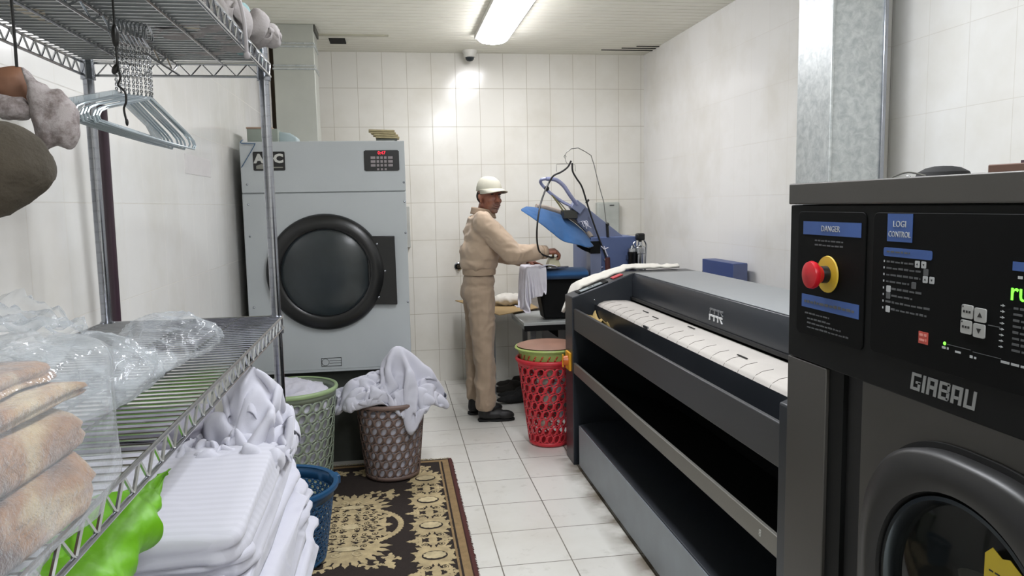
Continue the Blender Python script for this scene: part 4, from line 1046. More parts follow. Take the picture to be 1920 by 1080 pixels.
# heap of sheets over the brown basket
cloth('white_sheets', 'pile', M['white_sheet'], 'big heap of crumpled white sheets overflowing the brown basket', 'bed sheet',
      Matrix.Translation((-.04, 4.19, .05)) @ Matrix.Diagonal((.92, .84, 1.0, 1)), wr=.017)
# lime bag
def lime(u, v):      # flattened film bag lying along the stack, mouth towards the camera
    y = .76+.50*v; cx_ = -.465+.095*v; cz_ = 1.00+.085*v; w_ = .056*(1-v**3*.7); hgt = .045*(1-.5*v)
    a = 2*PI*u; p = Vector((cx_+w_*math.cos(a), y, cz_+hgt*math.sin(a)-.25*w_*math.cos(a)))
    n_ = Vector((math.cos(a), 0, math.sin(a)))
    return p+n_*(.022*(ridge(p, 6, 4)-.5)+.011*(ridge(p, 14, 5)-.5)+.004*(ridge(p, 30, 8)-.5))
solo('plastic_bag', G().grid(lime, 90, 70, closeu=True), M['lime'], 'lime green crumpled plastic bag on the linen below the middle shelf', 'bag', angle=180)
# fleece blankets in a clear bag, nearest the camera on the middle shelf
q = N('brown and cream fleece'); n1 = q.noise(q.pos(), 5.5, 3, .6, 1.2); n2 = q.noise(q.pos(), 60, 4, .7)
cA = q.mix(q.ramp(n1, .42, .52), srgb('4f3121'), srgb('9c7048')); cB = q.mix(q.ramp(n1, .54, .66), cA, srgb('c4b08c'))
q.l(cB, q.b.inputs['Base Color']); q.b.inputs['Roughness'].default_value = .95; q.b.inputs['Sheen Weight'].default_value = .3; q.bump(n2, .8, .01); M['fleece'] = q.m
for i, (z0, z1, x1, y1) in enumerate(((1.230, 1.280, -.288, .765), (1.281, 1.322, -.294, .775), (1.323, 1.344, -.308, .79), (1.345, 1.366, -.315, .785))):
    g = folded(-.70, x1, .42, y1, z0, z1, 60+i, .014)
    solo('fleece_blanket', g, M['fleece'], ['lowest, thickest folded brown and cream fleece blanket in the clear bag', 'second thick fleece blanket from the bottom in the clear bag', 'thin fleece blanket just under the top one in the clear bag', 'topmost thin fleece blanket in the clear bag'][i], 'blanket', 'fleece blankets in the clear bag', angle=180)
g = G().ell((-.53, .72, 1.28), (.23, .28, .075))
me = blob('clear_bag', G().box((-.715, .40, 1.229), (-.275, .80, 1.378)), .012, 8, fn=lambda p, n_: p + n_*(.010*ridge(p, 8, 1)+.003*ridge(p, 24, 2)))
solo('clear_bag', me, M['film_thin'], 'clear plastic bag around the fleece blankets on the middle shelf', 'bag')
# loose film of the bag's mouth and a tail of film lying on the shelf
def film(P0, P1, P2, P3, seed, amp=.03, n=46):
    g = G(); P0, P1, P2, P3 = map(Vector, (P0, P1, P2, P3))
    def fn(u, v):
        p = P0*(1-u)*(1-v)+P1*u*(1-v)+P2*u*v+P3*(1-u)*v; e = 1
        return p + Vector((.3, .3, 1))*amp*(ridge(p, 9, seed)*.8+ridge(p, 22, seed+1)*.35-.4)
    g.grid(fn, n, n); return g
solo('plastic_film', film((-.70, .75, 1.34), (-.37, .85, 1.33), (-.46, 1.22, 1.31), (-.72, 1.35, 1.40), 3, .045), M['film'], 'crumpled clear film standing up behind the bagged blankets', 'plastic film', angle=180)
def tailf(u, v):
    a = 2*PI*u; y = 1.02+.50*v; r = .065*(1-.35*v)+.018*math.sin(9*v); cx_ = -.44+.04*v; cz_ = 1.228+r*.62
    p = Vector((cx_+1.15*r*math.cos(a), y, cz_+.6*r*math.sin(a)))
    return p + Vector((math.cos(a), 0, max(0, math.sin(a))))*.014*(ridge(p, 16, 6)+.5*ridge(p, 38, 7)-.3)
solo('plastic_film', G().grid(tailf, 60, 80, closeu=True), M['film'], 'twisted tail of clear plastic film lying along the middle shelf', 'plastic film', angle=180)
solo('plastic_film', film((-.54, 1.10, 1.25), (-.37, 1.06, 1.24), (-.35, 1.26, 1.25), (-.47, 1.33, 1.26), 8, .03), M['film'], 'flat corner of clear film near the shelf middle', 'plastic film', angle=180)

# bedding on the top shelf
M['grey_cloth'] = mat('mauve grey towel', '9a9594', .95, 0, .1, 12, .4, 200, .003)
M['khaki_bl'] = mat('mustard grey blanket', 'b3ad86', .95, 0, .3, 5, .4, 100, .004)
solo('folded_blanket', folded(-.70, -.33, .45, 1.30, ZTOP+.006, ZTOP+.07, 70, .012), M['khaki_bl'], 'mottled mustard and grey blanket on the top shelf, seen through the wires', 'blanket', angle=180)
solo('folded_towel', folded(-.66, -.36, 1.36, 1.72, ZTOP+.006, ZTOP+.05, 71, .022), mat('cream towel', 'd2c8b6', .95, 0, .15, 9), 'cream towel with rounded edge on the top shelf, seen from below', 'towel', angle=180)
solo('shelf_liner', G().box((RL-.0, 1.31, ZTOP+.0042), (RR-.02, RF-.01, ZTOP+.0055)), mat('grey liner', '8f9494', .6), 'grey plastic liner lying on the far part of the top shelf', 'shelf liner')
cloth('crumpled_towel', 'heap', M['grey_cloth'], 'crumpled mauve grey towels piled at the far end of the top shelf', 'towel',
      Matrix.Translation((-.43, 1.80, ZTOP-.005)) @ Matrix.Rotation(1.2, 4, 'Z') @ Matrix.Diagonal((.62, .75, 1.15, 1)))
g = G().ell((-.335, 1.93, ZTOP+.06), (.022, .05, .055)); me = blob('teal_cloth', g, .006, 3, fn=lambda p, n_: p+n_*.01*ridge(p, 20, 2))
solo('teal_cloth', me, mat('pale teal cloth', '7f9a9b', .9), 'small pale teal cloth tucked at the far corner of the top shelf', 'cloth')
g = G().tube(spline([(-.36, 1.62, 2.02), (-.335, 1.64, 1.99), (-.300, 1.66, 1.95), (-.283, 1.66, 1.89), (-.280, 1.66, 1.815)], 8), .0042, 8); g.ell((-.280, 1.66, 1.812), (.007, .007, .008))
solo('hanging_cord', g, mat('grey white cord', 'a8a4a6', .8), 'pale cord hanging over the edge of the top shelf', 'cord')

# ------------------------------------------------------------ hangers
def hook(g, r=.017, w=.0014):
    """hook over a wire at the origin, lying in the X plane, its shank below"""
    pts = [(-r*math.cos(a), 0, -r+.004+r*math.sin(a)) for a in [PI*(1.15-1.15*i/12) for i in range(13)]]
    e = pts[-1]; pts += [(e[0]-.004, 0, e[2]-.012), (0, 0, e[2]-.024)]
    g.tube(pts, w, 6); return e[2]-.024
gh = G(); ez = hook(gh); zb = ez-.090
for s_ in (0, PI): gh.tube([(.0017*math.cos(i*.9+s_), .0017*math.sin(i*.9+s_), ez-i*.0022) for i in range(41)], .0011, 5)
q = N('frosted hanger wire'); q.b.inputs['Base Color'].default_value = srgb('b9c4c9'); q.b.inputs['Roughness'].default_value = .18; q.b.inputs['Metallic'].default_value = .5; M['h_plastic'] = q.m
hp = [(0, 0, zb), (-.17, 0, zb-.045), (-.196, 0, zb-.055), (-.203, 0, zb-.064), (-.196, 0, zb-.072), (-.10, 0, zb-.074), (.10, 0, zb-.074), (.196, 0, zb-.072), (.203, 0, zb-.064), (.196, 0, zb-.055), (.17, 0, zb-.045)]
protoh = thing('clothes_hanger', 'thin clear hanger, leftmost of the tight cluster under the top shelf', 'hanger', (-.51, 1.47, ZTOP-.026), 0, 'thin hangers on the top shelf')
part('hook', gh, M['chrome'], protoh, world=False)
part('frame', G().tube(hp, .0021, 8, closed=True), M['h_plastic'], protoh, world=False)
hl = ['thin clear hanger, leftmost of the tight cluster under the top shelf'] + ['thin clear hanger, %s from the left in the tight cluster under the top shelf' % w_ for w_ in ('second', 'third', 'fourth', 'fifth', 'sixth', 'seventh')] + ['thin clear hanger, rightmost of the tight cluster under the top shelf']
for i in range(8):
    c_ = protoh if i == 0 else dup(protoh)
    c_.location = (-.468+.0052*i, 1.485+.006*i, ZTOP-.026); c_.rotation_euler = (0, .03+.01*(i % 3), math.radians(86-.4*i)); c_['label'] = hl[i]
c_ = dup(protoh, label='thin clear hanger hanging alone, right of the hanger cluster'); c_.location = (-.432, 1.54, ZTOP-.026); c_.rotation_euler = (0, .04, math.radians(83))
# flat clear moulded hanger at the near side of the cluster
t = thing('moulded_hanger', 'flat clear moulded plastic hanger with a triangular opening, at the left of the cluster', 'hanger', (-.474, 1.48, ZTOP-.026), 0)
part('hook', gh, M['chrome'], t, world=False)
q = plastic('clear hanger', 'b4c0c6', .30); part('body', G().prism([(-.012, zb+.004), (.012, zb+.004), (.190, zb-.042), (.13, zb-.040), (.012, zb-.010), (-.012, zb-.010), (-.13, zb-.038), (-.190, zb-.040)], .005, (0, -.0025, 0)), q, t, world=False)
part('bar', G().prism([(-.190, zb-.040), (-.13, zb-.038), (-.155, zb-.055), (.155, zb-.056), (.13, zb-.040), (.190, zb-.042), (.205, zb-.060), (.19, zb-.072), (-.19, zb-.070), (-.205, zb-.058)], .005, (0, -.0025, 0)), q, t, world=False)
t.rotation_euler = (0, .03, math.radians(86))
# black cord
g = G().tube(spline([(-.414, 1.3, 1.86), (-.414, 1.3, 1.82), (-.414, 1.3, 1.757), (-.414, 1.3, 1.731), (-.411, 1.3, 1.709), (-.415, 1.3, 1.697), (-.406, 1.3, 1.687), (-.405, 1.3, 1.672), (-.409, 1.3, 1.66), (-.406, 1.3, 1.638)], 6), .0018, 6)
g.ell((-.414, 1.3, 1.772), (.006, .006, .018)); g.ell((-.418, 1.303, 1.722), (.005, .004, .009), (0, .5, 0)); g.ell((-.406, 1.3, 1.640), (.0025, .0025, .006))
solo('black_cord', g, M['black'], 'black cord tied to the top shelf and hanging in front of the hangers', 'cord')
# grey scarf on a padded orange hanger
def puffy(out, y, th, vox=.004, sm=10, amp=.004, f=24, seed=1, lean=0):
    """soft solid from an outline in the XZ plane"""
    cx_ = sum(p[0] for p in out)/len(out); cz_ = sum(p[1] for p in out)/len(out); g = G(); n = len(out); vs = []
    for k_, sc_ in ((-.5, .55), (-.25, .9), (0, 1.0), (.25, .9), (.5, .55)):
        for x, z in out: vs.append((cx_+(x-cx_)*sc_, y+k_*th+lean*(x-cx_), cz_+(z-cz_)*sc_))
    fs = [(j*n+i, j*n+(i+1)%n, (j+1)*n+(i+1)%n, (j+1)*n+i) for j in range(4) for i in range(n)]+[tuple(range(n-1, -1, -1)), tuple(range(4*n, 5*n))]
    g.add(vs, fs); return blob('soft', g, vox, sm, fn=lambda p, n_: p+n_*amp*(ridge(p, f, seed)+.5*ridge(p, f*2.3, seed+1)-.6))
t = thing('wooden_hanger', 'orange brown hanger carrying a grey scarf, at the upper left', 'hanger', (-.40, .95, 1.66))
part('hook', G().tube(spline([(-.405, .955, 1.845), (-.412, .96, 1.855), (-.42, .957, 1.845), (-.412, .955, 1.80), (-.410, .955, 1.72), (-.4125, .96, 1.665)], 5), .0018, 6), M['black'], t)
me = puffy([(-.50, 1.672), (-.446, 1.668), (-.434, 1.666), (-.415, 1.669), (-.404, 1.664), (-.397, 1.643), (-.388, 1.619), (-.370, 1.583), (-.380, 1.581), (-.399, 1.609), (-.421, 1.624), (-.448, 1.636), (-.50, 1.645)], .965, .026, .003, 5, .002)
me.name = 'arm'; part('arm', me, mat('orange brown wood', '805a45', .6, 0, .25, 12), t)
bpy.context.view_layer.update()
for o_ in t.children:
    if o_.name.startswith('arm'): o_.location = -Vector(t.location)
q = N('speckled grey scarf'); n1 = q.noise(q.pos(), 60, 5, .7); q.l(q.mix(q.ramp(n1, .42, .62), srgb('a39c9c'), srgb('756b69')), q.b.inputs['Base Color']); q.b.inputs['Roughness'].default_value = .95; q.bump(n1, .5, .004); M['scarf'] = q.m
me = puffy([(-.398, 1.664), (-.390, 1.656), (-.383, 1.648), (-.370, 1.637), (-.358, 1.637), (-.352, 1.626), (-.345, 1.617), (-.342, 1.601), (-.344, 1.583), (-.353, 1.570), (-.367, 1.575), (-.379, 1.566), (-.386, 1.584), (-.390, 1.605), (-.392, 1.640)], .935, .03, .003, 8, .003, 22, 3)
solo('grey_scarf', me, M['scarf'], 'speckled mauve grey scarf hanging at the right of the orange brown hanger', 'scarf')
me = puffy([(-.50, 1.650), (-.438, 1.637), (-.417, 1.630), (-.396, 1.626), (-.386, 1.613), (-.397, 1.603), (-.419, 1.604), (-.440, 1.612), (-.50, 1.61)], .935, .026, .003, 5, .004, 30, 5)
solo('grey_scarf', me, M['scarf'], 'end of the grey scarf wrapped across the orange hanger at the left edge', 'scarf')
# dark khaki cap hanging near the camera
me = puffy([(-.50, 1.578), (-.43, 1.590), (-.395, 1.594), (-.366, 1.587), (-.347, 1.574), (-.337, 1.556), (-.335, 1.542), (-.343, 1.527), (-.362, 1.511), (-.378, 1.502), (-.393, 1.495), (-.44, 1.485), (-.50, 1.480)], .85, .085, .005, 12, .004, 14, 8)
solo('khaki_hat', me, mat('dark khaki cloth', '484238', .95, 0, .2, 14, .5, 200, .003), 'large dark khaki cloth hat hanging nearest the camera at the left edge', 'hat')
# pole leaning behind the rack
solo('mop_pole', G().cyl((-.835, 2.42, .0), (-.795, 2.34, 1.80), .014, n=14), mat('maroon pole', '33222c', .35, 0, .2, 3), 'dark maroon pole leaning at the wall behind the rack post', 'pole')
# ------------------------------------------------------------ pressing station
PY = 5.20
M['press_blue'] = mat('blue press cloth', '1d4f80', .9, 0, .1, 7, .3, 200, .002, sheen=.2)
M['pipe'] = mat('grey lavender tube', '9095b4', .35, .3, .05, 10)
t = thing('steam_press', 'blue steam pressing machine with raised padded head by the back wall', 'steam press', (1.45, PY, 0))
part('cabinet', G().box((1.37, PY, .30), (1.70, 5.75, 1.262)), M['blue_steel'] if False else mat('blue grey enamel', '53628a', .42, 0, .06, 4), t, bev=.006)
part('side_column', G().box((1.36, PY-.012, 0), (1.44, PY+.1, 1.16)), M['press_grey'], t, bev=.004)
part('foot', G().box((1.0, PY-.02, 0), (1.72, 5.8, .06)), M['dryer_dark'], t, bev=.004)
arm = part('arm', G().prism([(1.235, 1.475), (1.27, 1.515), (1.33, 1.49), (1.62, 1.262), (1.45, 1.20), (1.40, 1.25), (1.30, 1.35)], .045, (0, PY+.06, 0)), M['press_grey'], t, bev=.004)
part('arm_block', G().box((-.04, -.05, -.035), (.04, .05, .035), Matrix.Translation((1.285, PY+.06, 1.475)) @ Matrix.Rotation(.65, 4, 'Y')), M['press_grey'], arm, bev=.004)
part('bolt', G().cyl((1.345, PY+.04, 1.50), (1.365, PY+.04, 1.525), .008, n=10), M['black'], arm)
g = G().tube(spline([(1.275, PY+.02, 1.49), (1.22, PY+.0, 1.56), (1.175, PY, 1.625), (1.12, PY, 1.665), (1.055, PY, 1.672)], 6), .014, 10)
g.tube(spline([(1.055, PY, 1.672), (1.025, PY+.02, 1.666), (1.03, PY+.05, 1.640), (1.09, PY+.06, 1.58), (1.17, PY+.06, 1.52), (1.245, PY+.05, 1.478)], 6), .011, 10)
part('handle', g, M['pipe'], t, 'lavender grey tubular handle')
part('spring_rod', G().tube([(1.085, PY+.06, 1.59), (1.15, PY+.05, 1.50), (1.195, PY+.05, 1.43)], .006, 6).tube([(1.085, PY+.06, 1.59), (1.17, PY+.07, 1.50), (1.215, PY+.05, 1.44)], .004, 6), mat('olive brass rod', '8a8358', .4, .5), t)
part('head_bracket', G().box((1.18, PY+.02, 1.395), (1.28, PY+.12, 1.455)), mat('dark bracket', '3a3a36', .5, .3), t, bev=.004)
# padded head: leaf-shaped, tipped so that its sole shows
def padshape(top, bot, seed=0, thick=.05):
    g = G(); T = spline(top, 8); B = spline(bot, 8); n = min(len(T), len(B)); T = [T[int(i*(len(T)-1)/(n-1))] for i in range(n)]; B = [B[int(i*(len(B)-1)/(n-1))] for i in range(n)]
    def fn(u, v):
        i = v*(n-1); a = int(min(i, n-2)); f = i-a; t_ = T[a].lerp(T[a+1], f); b_ = B[a].lerp(B[a+1], f)
        c_ = (t_+b_)/2; h = (t_-b_)/2; an = 2*PI*u; L_ = h.length
        nrm = Vector((.0, -1, -.35)).normalized()
        co, si = math.cos(an), math.sin(an); e = math.copysign(abs(co)**1.0, co)
        k_ = thick*min(1, L_/.05)
        p = c_+h*e+nrm*k_*math.copysign(abs(si)**.9, si)*(.55 if si > 0 else 1)
        return p + nrm*.007*(ridge(p, 12, 1)+.5*ridge(p, 30, 2))
    g.grid(fn, 40, n*2, closeu=True); return g
top = [(.872, PY-.02, 1.468), (.93, PY+.04, 1.478), (1.02, PY+.08, 1.470), (1.10, PY+.10, 1.450), (1.19, PY+.11, 1.418), (1.27, PY+.10, 1.365), (1.34, PY+.08, 1.300), (1.392, PY, 1.212)]
bot = [(.872, PY-.025, 1.460), (.93, PY-.05, 1.420), (1.0, PY-.08, 1.365), (1.07, PY-.10, 1.305), (1.14, PY-.11, 1.250), (1.21, PY-.11, 1.232), (1.30, PY-.08, 1.205), (1.388, PY-.01, 1.200)]
hd = part('head_pad', padshape(top, bot, thick=.075), M['press_blue'], t, 'bright blue padded press head', merge=.0005, angle=80)
g = G()
pts = spline([(1.0, PY+.10, 1.485), (1.10, PY+.13, 1.468), (1.2, PY+.13, 1.432), (1.28, PY+.12, 1.385), (1.35, PY+.09, 1.32), (1.385, PY+.05, 1.26)], 6)
g.tube(pts, .018, 10); part('felt_edge', g, mat('beige felt edge', 'a59a90', .95), hd)
g = G(); rr = random.Random(6)
for i in range(7):
    x, z = 1.315+rr.uniform(-.025, .02), 1.355+rr.uniform(-.012, .02); g.tube(spline([(x, PY+.06, z), (x+.012, PY-.0, z+.008), (x+.018, PY-.01, z-.008), (x+.02+.004*i, PY-.01, z-.028)], 5), .003, 6)
part('tie_string', g, M['white_cloth'], hd, 'white tie strings')
part('head_hinge', G().tube(spline([(1.27, PY-.01, 1.215), (1.33, PY, 1.18), (1.385, PY, 1.165)], 5), .014, 10).box((1.36, PY-.02, 1.15), (1.43, PY+.03, 1.235)), M['washer_frame'], t)
# lower buck
g = G()
def buck(u, v):
    a = 2*PI*u; x = .90+.46*v; w_ = .10+.05*min(1, v*2.5); e = math.sqrt(max(0, 1-(1-min(1, v/.16))**2)); e2 = 1 if v < .93 else max(0, (1-v)/.07)
    return (x, PY+.06+w_*math.cos(a)*e*e2, 1.012+.040*math.sin(a)*e*e2)
part('buck_pad', G().grid(buck, 30, 40, closeu=True), M['press_blue'], t, 'blue padded lower buck')
part('buck_body', G().prism([(1.03, .70), (1.36, .70), (1.36, .99), (.98, .99), (1.0, .88)], .16, (0, PY, 0)), M['washer_frame'], t, bev=.01)
part('pedal_arm', G().prism([(1.03, .30), (1.2, .42), (1.36, .42), (1.36, .36), (1.22, .34), (1.04, .22)], .04, (0, PY+.2, 0)), M['washer_frame'], t)
part('gauge', G().ell((1.47, PY-.005, 1.10), (.012, .01, .012)), M['chrome_post'], t)
part('button', G().ell((1.445, PY-.004, 1.05), (.012, .006, .008)).ell((1.49, PY-.004, 1.052), (.014, .006, .008)), M['pipe'], t)
# air filters at the right of the cabinet
t2 = thing('air_filter', 'black filter bowl unit beside the blue press cabinet', 'air filter', (1.645, PY-.06, 1.03))
part('bowl', G().lathe([(0, .0), (.022, 0), (.027, .015), (.027, .10), (.03, .105), (.03, .125), (0, .125)], (1.645, PY-.06, 1.03), 24), M['black'], t2)
part('cap', G().lathe([(.02, .125), (.03, .128), (.028, .15), (.012, .155), (.01, .17), (0, .17)], (1.645, PY-.06, 1.03), 24), M['chrome'], t2)
part('bracket', G().box((1.62, PY-.05, 1.10), (1.70, PY, 1.13)), M['chrome_post'], t2)
t2 = thing('air_regulator', 'taller chrome regulator with black knob beside the black filter', 'air regulator', (1.70, PY-.06, 1.03))
part('bowl', G().lathe([(0, .0), (.028, 0), (.03, .012), (.03, .11), (.037, .115), (.037, .155), (.028, .165), (.016, .17), (.014, .195), (0, .195)], (1.705, PY-.06, 1.03), 28), M['chrome'], t2)
part('knob', G().box((1.675, PY-.085, 1.235), (1.735, PY-.035, 1.285)), M['black'], t2, bev=.01)
part('neck', G().cyl((1.705, PY-.06, 1.2), (1.705, PY-.06, 1.24), .013, n=14), M['black'], t2)
part('tube', G().tube(spline([(1.735, PY-.06, 1.235), (1.75, PY-.06, 1.2), (1.745, PY-.06, 1.12), (1.742, PY-.06, 1.02)], 6), .006, 8).tube(spline([(1.67, PY-.06, 1.225), (1.655, PY-.06, 1.21), (1.665, PY-.06, 1.19)], 5), .005, 8), M['chrome'], t2)
part('gauge', G().cyl((1.706, PY-.10, 1.165), (1.706, PY-.09, 1.165), .016, n=20), M['chrome'], t2)
part('filter_back', G().box((1.69, PY-.03, 1.08), (1.72, PY, 1.12)), M['chrome_post'], t2)
# spring wire that carries the cable
P_ = [(1.484, PY, 1.262), (1.484, PY, 1.31), (1.472, PY, 1.42), (1.462, PY, 1.505), (1.435, PY, 1.60), (1.417, PY, 1.668), (1.395, PY, 1.76), (1.373, PY, 1.828), (1.33, PY, 1.855), (1.283, PY, 1.879), (1.235, PY, 1.874), (1.20, PY, 1.85), (1.182, PY, 1.82), (1.19, PY, 1.808), (1.196, PY, 1.822), (1.188, PY, 1.83)]
t2 = thing('cable_support', 'thin spring wire arched over the press holding up the iron cable', 'wire stand', (1.484, PY, 1.262))
part('wire', G().tube(P_, .0028, 6).tube([(1.19, PY, 1.812), (1.196, PY, 1.785), (1.205, PY, 1.772)], .002, 5).tube([(1.205, PY, 1.772), (1.13, PY, 1.77), (1.128, PY, 1.72)], .0018, 5).tube([(1.205, PY, 1.772), (1.26, PY, 1.765), (1.262, PY, 1.72)], .0018, 5), mat('grey spring wire', '6f6f6a', .4, .6), t2)
part('socket', G().cyl((1.49, PY, 1.262), (1.486, PY, 1.345), .010, n=12).ell((1.488, PY, 1.35), (.013, .013, .013)), M['black'], t2)
t2 = thing('iron_cable', 'black cable looping from the press over the wire down to the iron', 'cable', (1.475, PY-.03, 1.03))
def fw(x, z, d): k_ = (PY-d)/PY; return (x*k_, PY-d, 1.5+(z-1.5)*k_)
part('cable', G().tube(spline([(1.225, PY-.03, 1.790), (1.20, PY-.03, 1.748), (1.153, PY-.03, 1.715), (1.10, PY-.03, 1.69), (1.066, PY-.03, 1.64), fw(1.04, 1.575, .07), fw(1.011, 1.491, .15), fw(.992, 1.39, .20), fw(.984, 1.30, .20), fw(.988, 1.217, .17), fw(1.010, 1.16, .13), (1.05, PY-.09, 1.140), (1.085, PY-.08, 1.137)], 6), .0062, 8), M['black'], t2)
part('cable', G().tube(spline([(1.232, PY-.03, 1.775), (1.235, PY-.03, 1.72), (1.262, PY-.03, 1.67), (1.30, PY-.03, 1.61), (1.339, PY-.03, 1.485), (1.38, PY-.03, 1.36), (1.42, PY-.03, 1.25), (1.455, PY-.03, 1.16), (1.472, PY-.03, 1.10), (1.475, PY-.03, 1.03)], 6), .0062, 8), M['black'], t2)
part('cable_knot', G().ell((1.052, PY-.03, 1.605), (.018, .016, .018)), M['black'], t2)
part('tie', G().tube([(1.43, PY-.045, 1.20), (1.45, PY-.045, 1.18), (1.48, PY-.045, 1.19)], .004, 6).tube([(1.45, PY-.045, 1.20), (1.462, PY-.045, 1.16), (1.475, PY-.045, 1.13)], .004, 6), M['white_cloth'], t2)
part('hose', G().cyl((1.478, PY-.03, 1.12), (1.482, PY-.03, .98), .018, n=14), mat('maroon hose', '4a2220', .5), t2)

# the cloths on the buck, iron, towel on the ironer's end
cloth('white_shirt', 'drape', mat('white pressed cotton', 'd4d2da', .9, 0, .02, 5), 'white cloth draped over the left end of the press buck', 'cloth',
      Matrix.Translation((.965, PY+.03, .845)) @ Matrix.Diagonal((.42, 1.0, 1.0, 1)) @ Matrix.Translation((-.08, 0, 0)), wr=.006)
g = G().grid(lambda u, v: (.985+.12*u, PY-.10+.16*v, 1.068+.018*(1-v)*math.sin(u*3)+.004*math.sin(v*5)), 10, 10)
solo('paper_cloth', g, mat('bright white cloth', 'dcdbea', .85), 'small flat white cloth just in front of the iron', 'cloth', solid=.003)
t2 = thing('steam_iron', 'cream coloured steam iron held by the worker on the press', 'iron', (1.09, PY-.03, 1.058))
part('soleplate', G().prism([(1.035, PY-.085), (1.10, PY-.09), (1.20, PY-.03), (1.10, PY+.03), (1.035, PY+.025)], .012, (0, 0, 1.058), ((1, 0, 0), (0, 1, 0)), (0, 0, 1)), M['chrome_post'], t2, bev=.003)
part('body', G().add([(1.042, PY-.08, 1.07), (1.135, PY-.075, 1.07), (1.135, PY+.015, 1.07), (1.042, PY+.02, 1.07), (1.062, PY-.06, 1.135), (1.118, PY-.06, 1.135), (1.118, PY, 1.135), (1.062, PY, 1.135)], [(0, 3, 2, 1), (4, 5, 6, 7), (0, 1, 5, 4), (1, 2, 6, 5), (2, 3, 7, 6), (3, 0, 4, 7)]), mat('cream enamel', 'bdb99c', .4), t2, bev=.006)
part('handle', G().cyl((1.09, PY-.03, 1.13), (1.09, PY-.03, 1.165), .008, n=10).cyl((1.058, PY-.03, 1.168), (1.125, PY-.03, 1.168), .011, n=14), M['black'], t2)
part('valve', G().cyl((1.085, PY-.055, 1.135), (1.085, PY-.055, 1.155), .006, n=8), mat('brass', 'a08a50', .3, .8), t2)
# towel thrown over the end of the ironer
def tw2(u, v):      # u runs from the lobe hanging at the left to the tip at the right, v across
    x = .955+.72*u; wd = .20*(1-.65*u)+.02*math.sin(u*9); y = 4.315+wd*v
    base = .968+.36*max(0, x-.985) if x < 1.34 else 1.102
    p = Vector((x, y, base+.010+.030*math.sin(PI*min(1, v*1.2))*(1-.7*u)))
    if u < .16: p.z -= (.16-u)**1.3*1.5; p.x += (.16-u)*.30
    return p + Vector((0, 0, 1))*.007*(ridge(p, 11, 2)+.4*ridge(p, 26, 3)-.5)
g = G().grid(tw2, 60, 26)
solo('white_towel', g, M['towel'], 'white towel thrown over the far end of the ironer', 'towel', angle=180, solid=.012)

# tables behind the worker
t2 = thing('work_table', 'low grey metal table in front of the press', 'table', (1.1, 5.4, 0))
part('top', G().box((.868, 5.12, .668), (1.34, 5.7, .69)), mat('pale grey enamel top', 'b4b8b6', .45, .2), t2, bev=.003)
part('skirt', G().prism([(.872, .668), (.872, .64), (.885, .632), (.885, .668)], .56, (0, 5.13, 0)), mat('grey skirt', '8f9492', .5), t2)
part('front_edge', G().box((.872, 5.122, .63), (1.34, 5.13, .668)), M['washer_frame'], t2)
for (x, y) in ((.95, 5.3), (1.3, 5.65), (.95, 5.65), (1.3, 5.3)): part('leg', G().box((x, y, 0), (x+.035, y+.035, .668)), mat('table leg', '6c7072', .5) if x == .95 and y == 5.3 else bpy.data.materials['table leg'], t2, bev=.002)
part('bracket', G().prism([(1.02, .64), (1.13, .64), (1.13, .56)], .02, (0, 5.22, 0)), M['washer_frame'], t2)
t2 = thing('side_table', 'plain table against the back wall under the cardboard', 'table', (.85, 6.1, 0))
part('top', G().box((.62, 5.78, .672), (1.30, 6.42, .700)), mat('grey brown board', '77716a', .7), t2, bev=.003)
for (x, y) in ((.74, 5.9), (1.25, 5.9), (.74, 6.37), (1.25, 6.37)): part('leg', G().box((x, y, 0), (x+.03, y+.03, .672)), bpy.data.materials['table leg'], t2)
g = G().prism([(.742, 5.43), (1.085, 5.725), (1.06, 6.35), (.50, 6.38)], .006, (0, 0, .703), ((1, 0, 0), (0, 1, 0)), (0, 0, 1))
solo('cardboard_sheet', g, mat('brown cardboard', 'ab9064', .85, 0, .06, 8), 'flat sheet of brown cardboard behind the worker', 'cardboard')
g = G().ell((.89, 5.95, .755), (.13, .10, .04)); me = blob('folded_cloth', g, .008, 3, fn=lambda p, n_: p+n_*.018*(ridge(p, 12, 2)-.3))
solo('folded_cloth', me, M['towel'], 'lumpy white cloth lying on the cardboard behind the worker', 'cloth')
solo('grey_crate', G().box((1.06, 5.45, .0), (1.25, 5.8, .60)), mat('grey metal box', '8a8c8c', .5, .2), 'grey metal box standing under the low grey table', 'box', bev=.004)
# dark shoes and rags on the floor under the table
for i, (x, y, rz, ln) in enumerate(((.80, 5.62, .1, .13), (.83, 5.75, -.1, .13), (.80, 5.95, .2, .12), (.86, 6.12, 0, .12))):
    g = G().ell((x+.06, y, .030), (ln, .045, .030), (0, 0, rz)); g.ell((x+.13, y+.02, .045), (.06, .045, .045), (0, 0, rz))
    me = blob('work_shoe', g, .006, 3, fn=lambda p, n_: Vector((p.x, p.y, max(.002, p.z))) + Vector((n_.x, n_.y, abs(n_.z)))*.006*ridge(p, 15, i))
    solo('work_glove', me, M['black_matt'] if i < 2 else mat('dark rag %d' % i, '26231f', .9), ['black rag on the floor nearest the worker, beside the red basket', 'second black rag on the floor under the table', 'dark brown rag on the floor under the table', 'dark rag farthest back by the wall under the table'][i], 'rag', 'dark rags on the floor under the table')

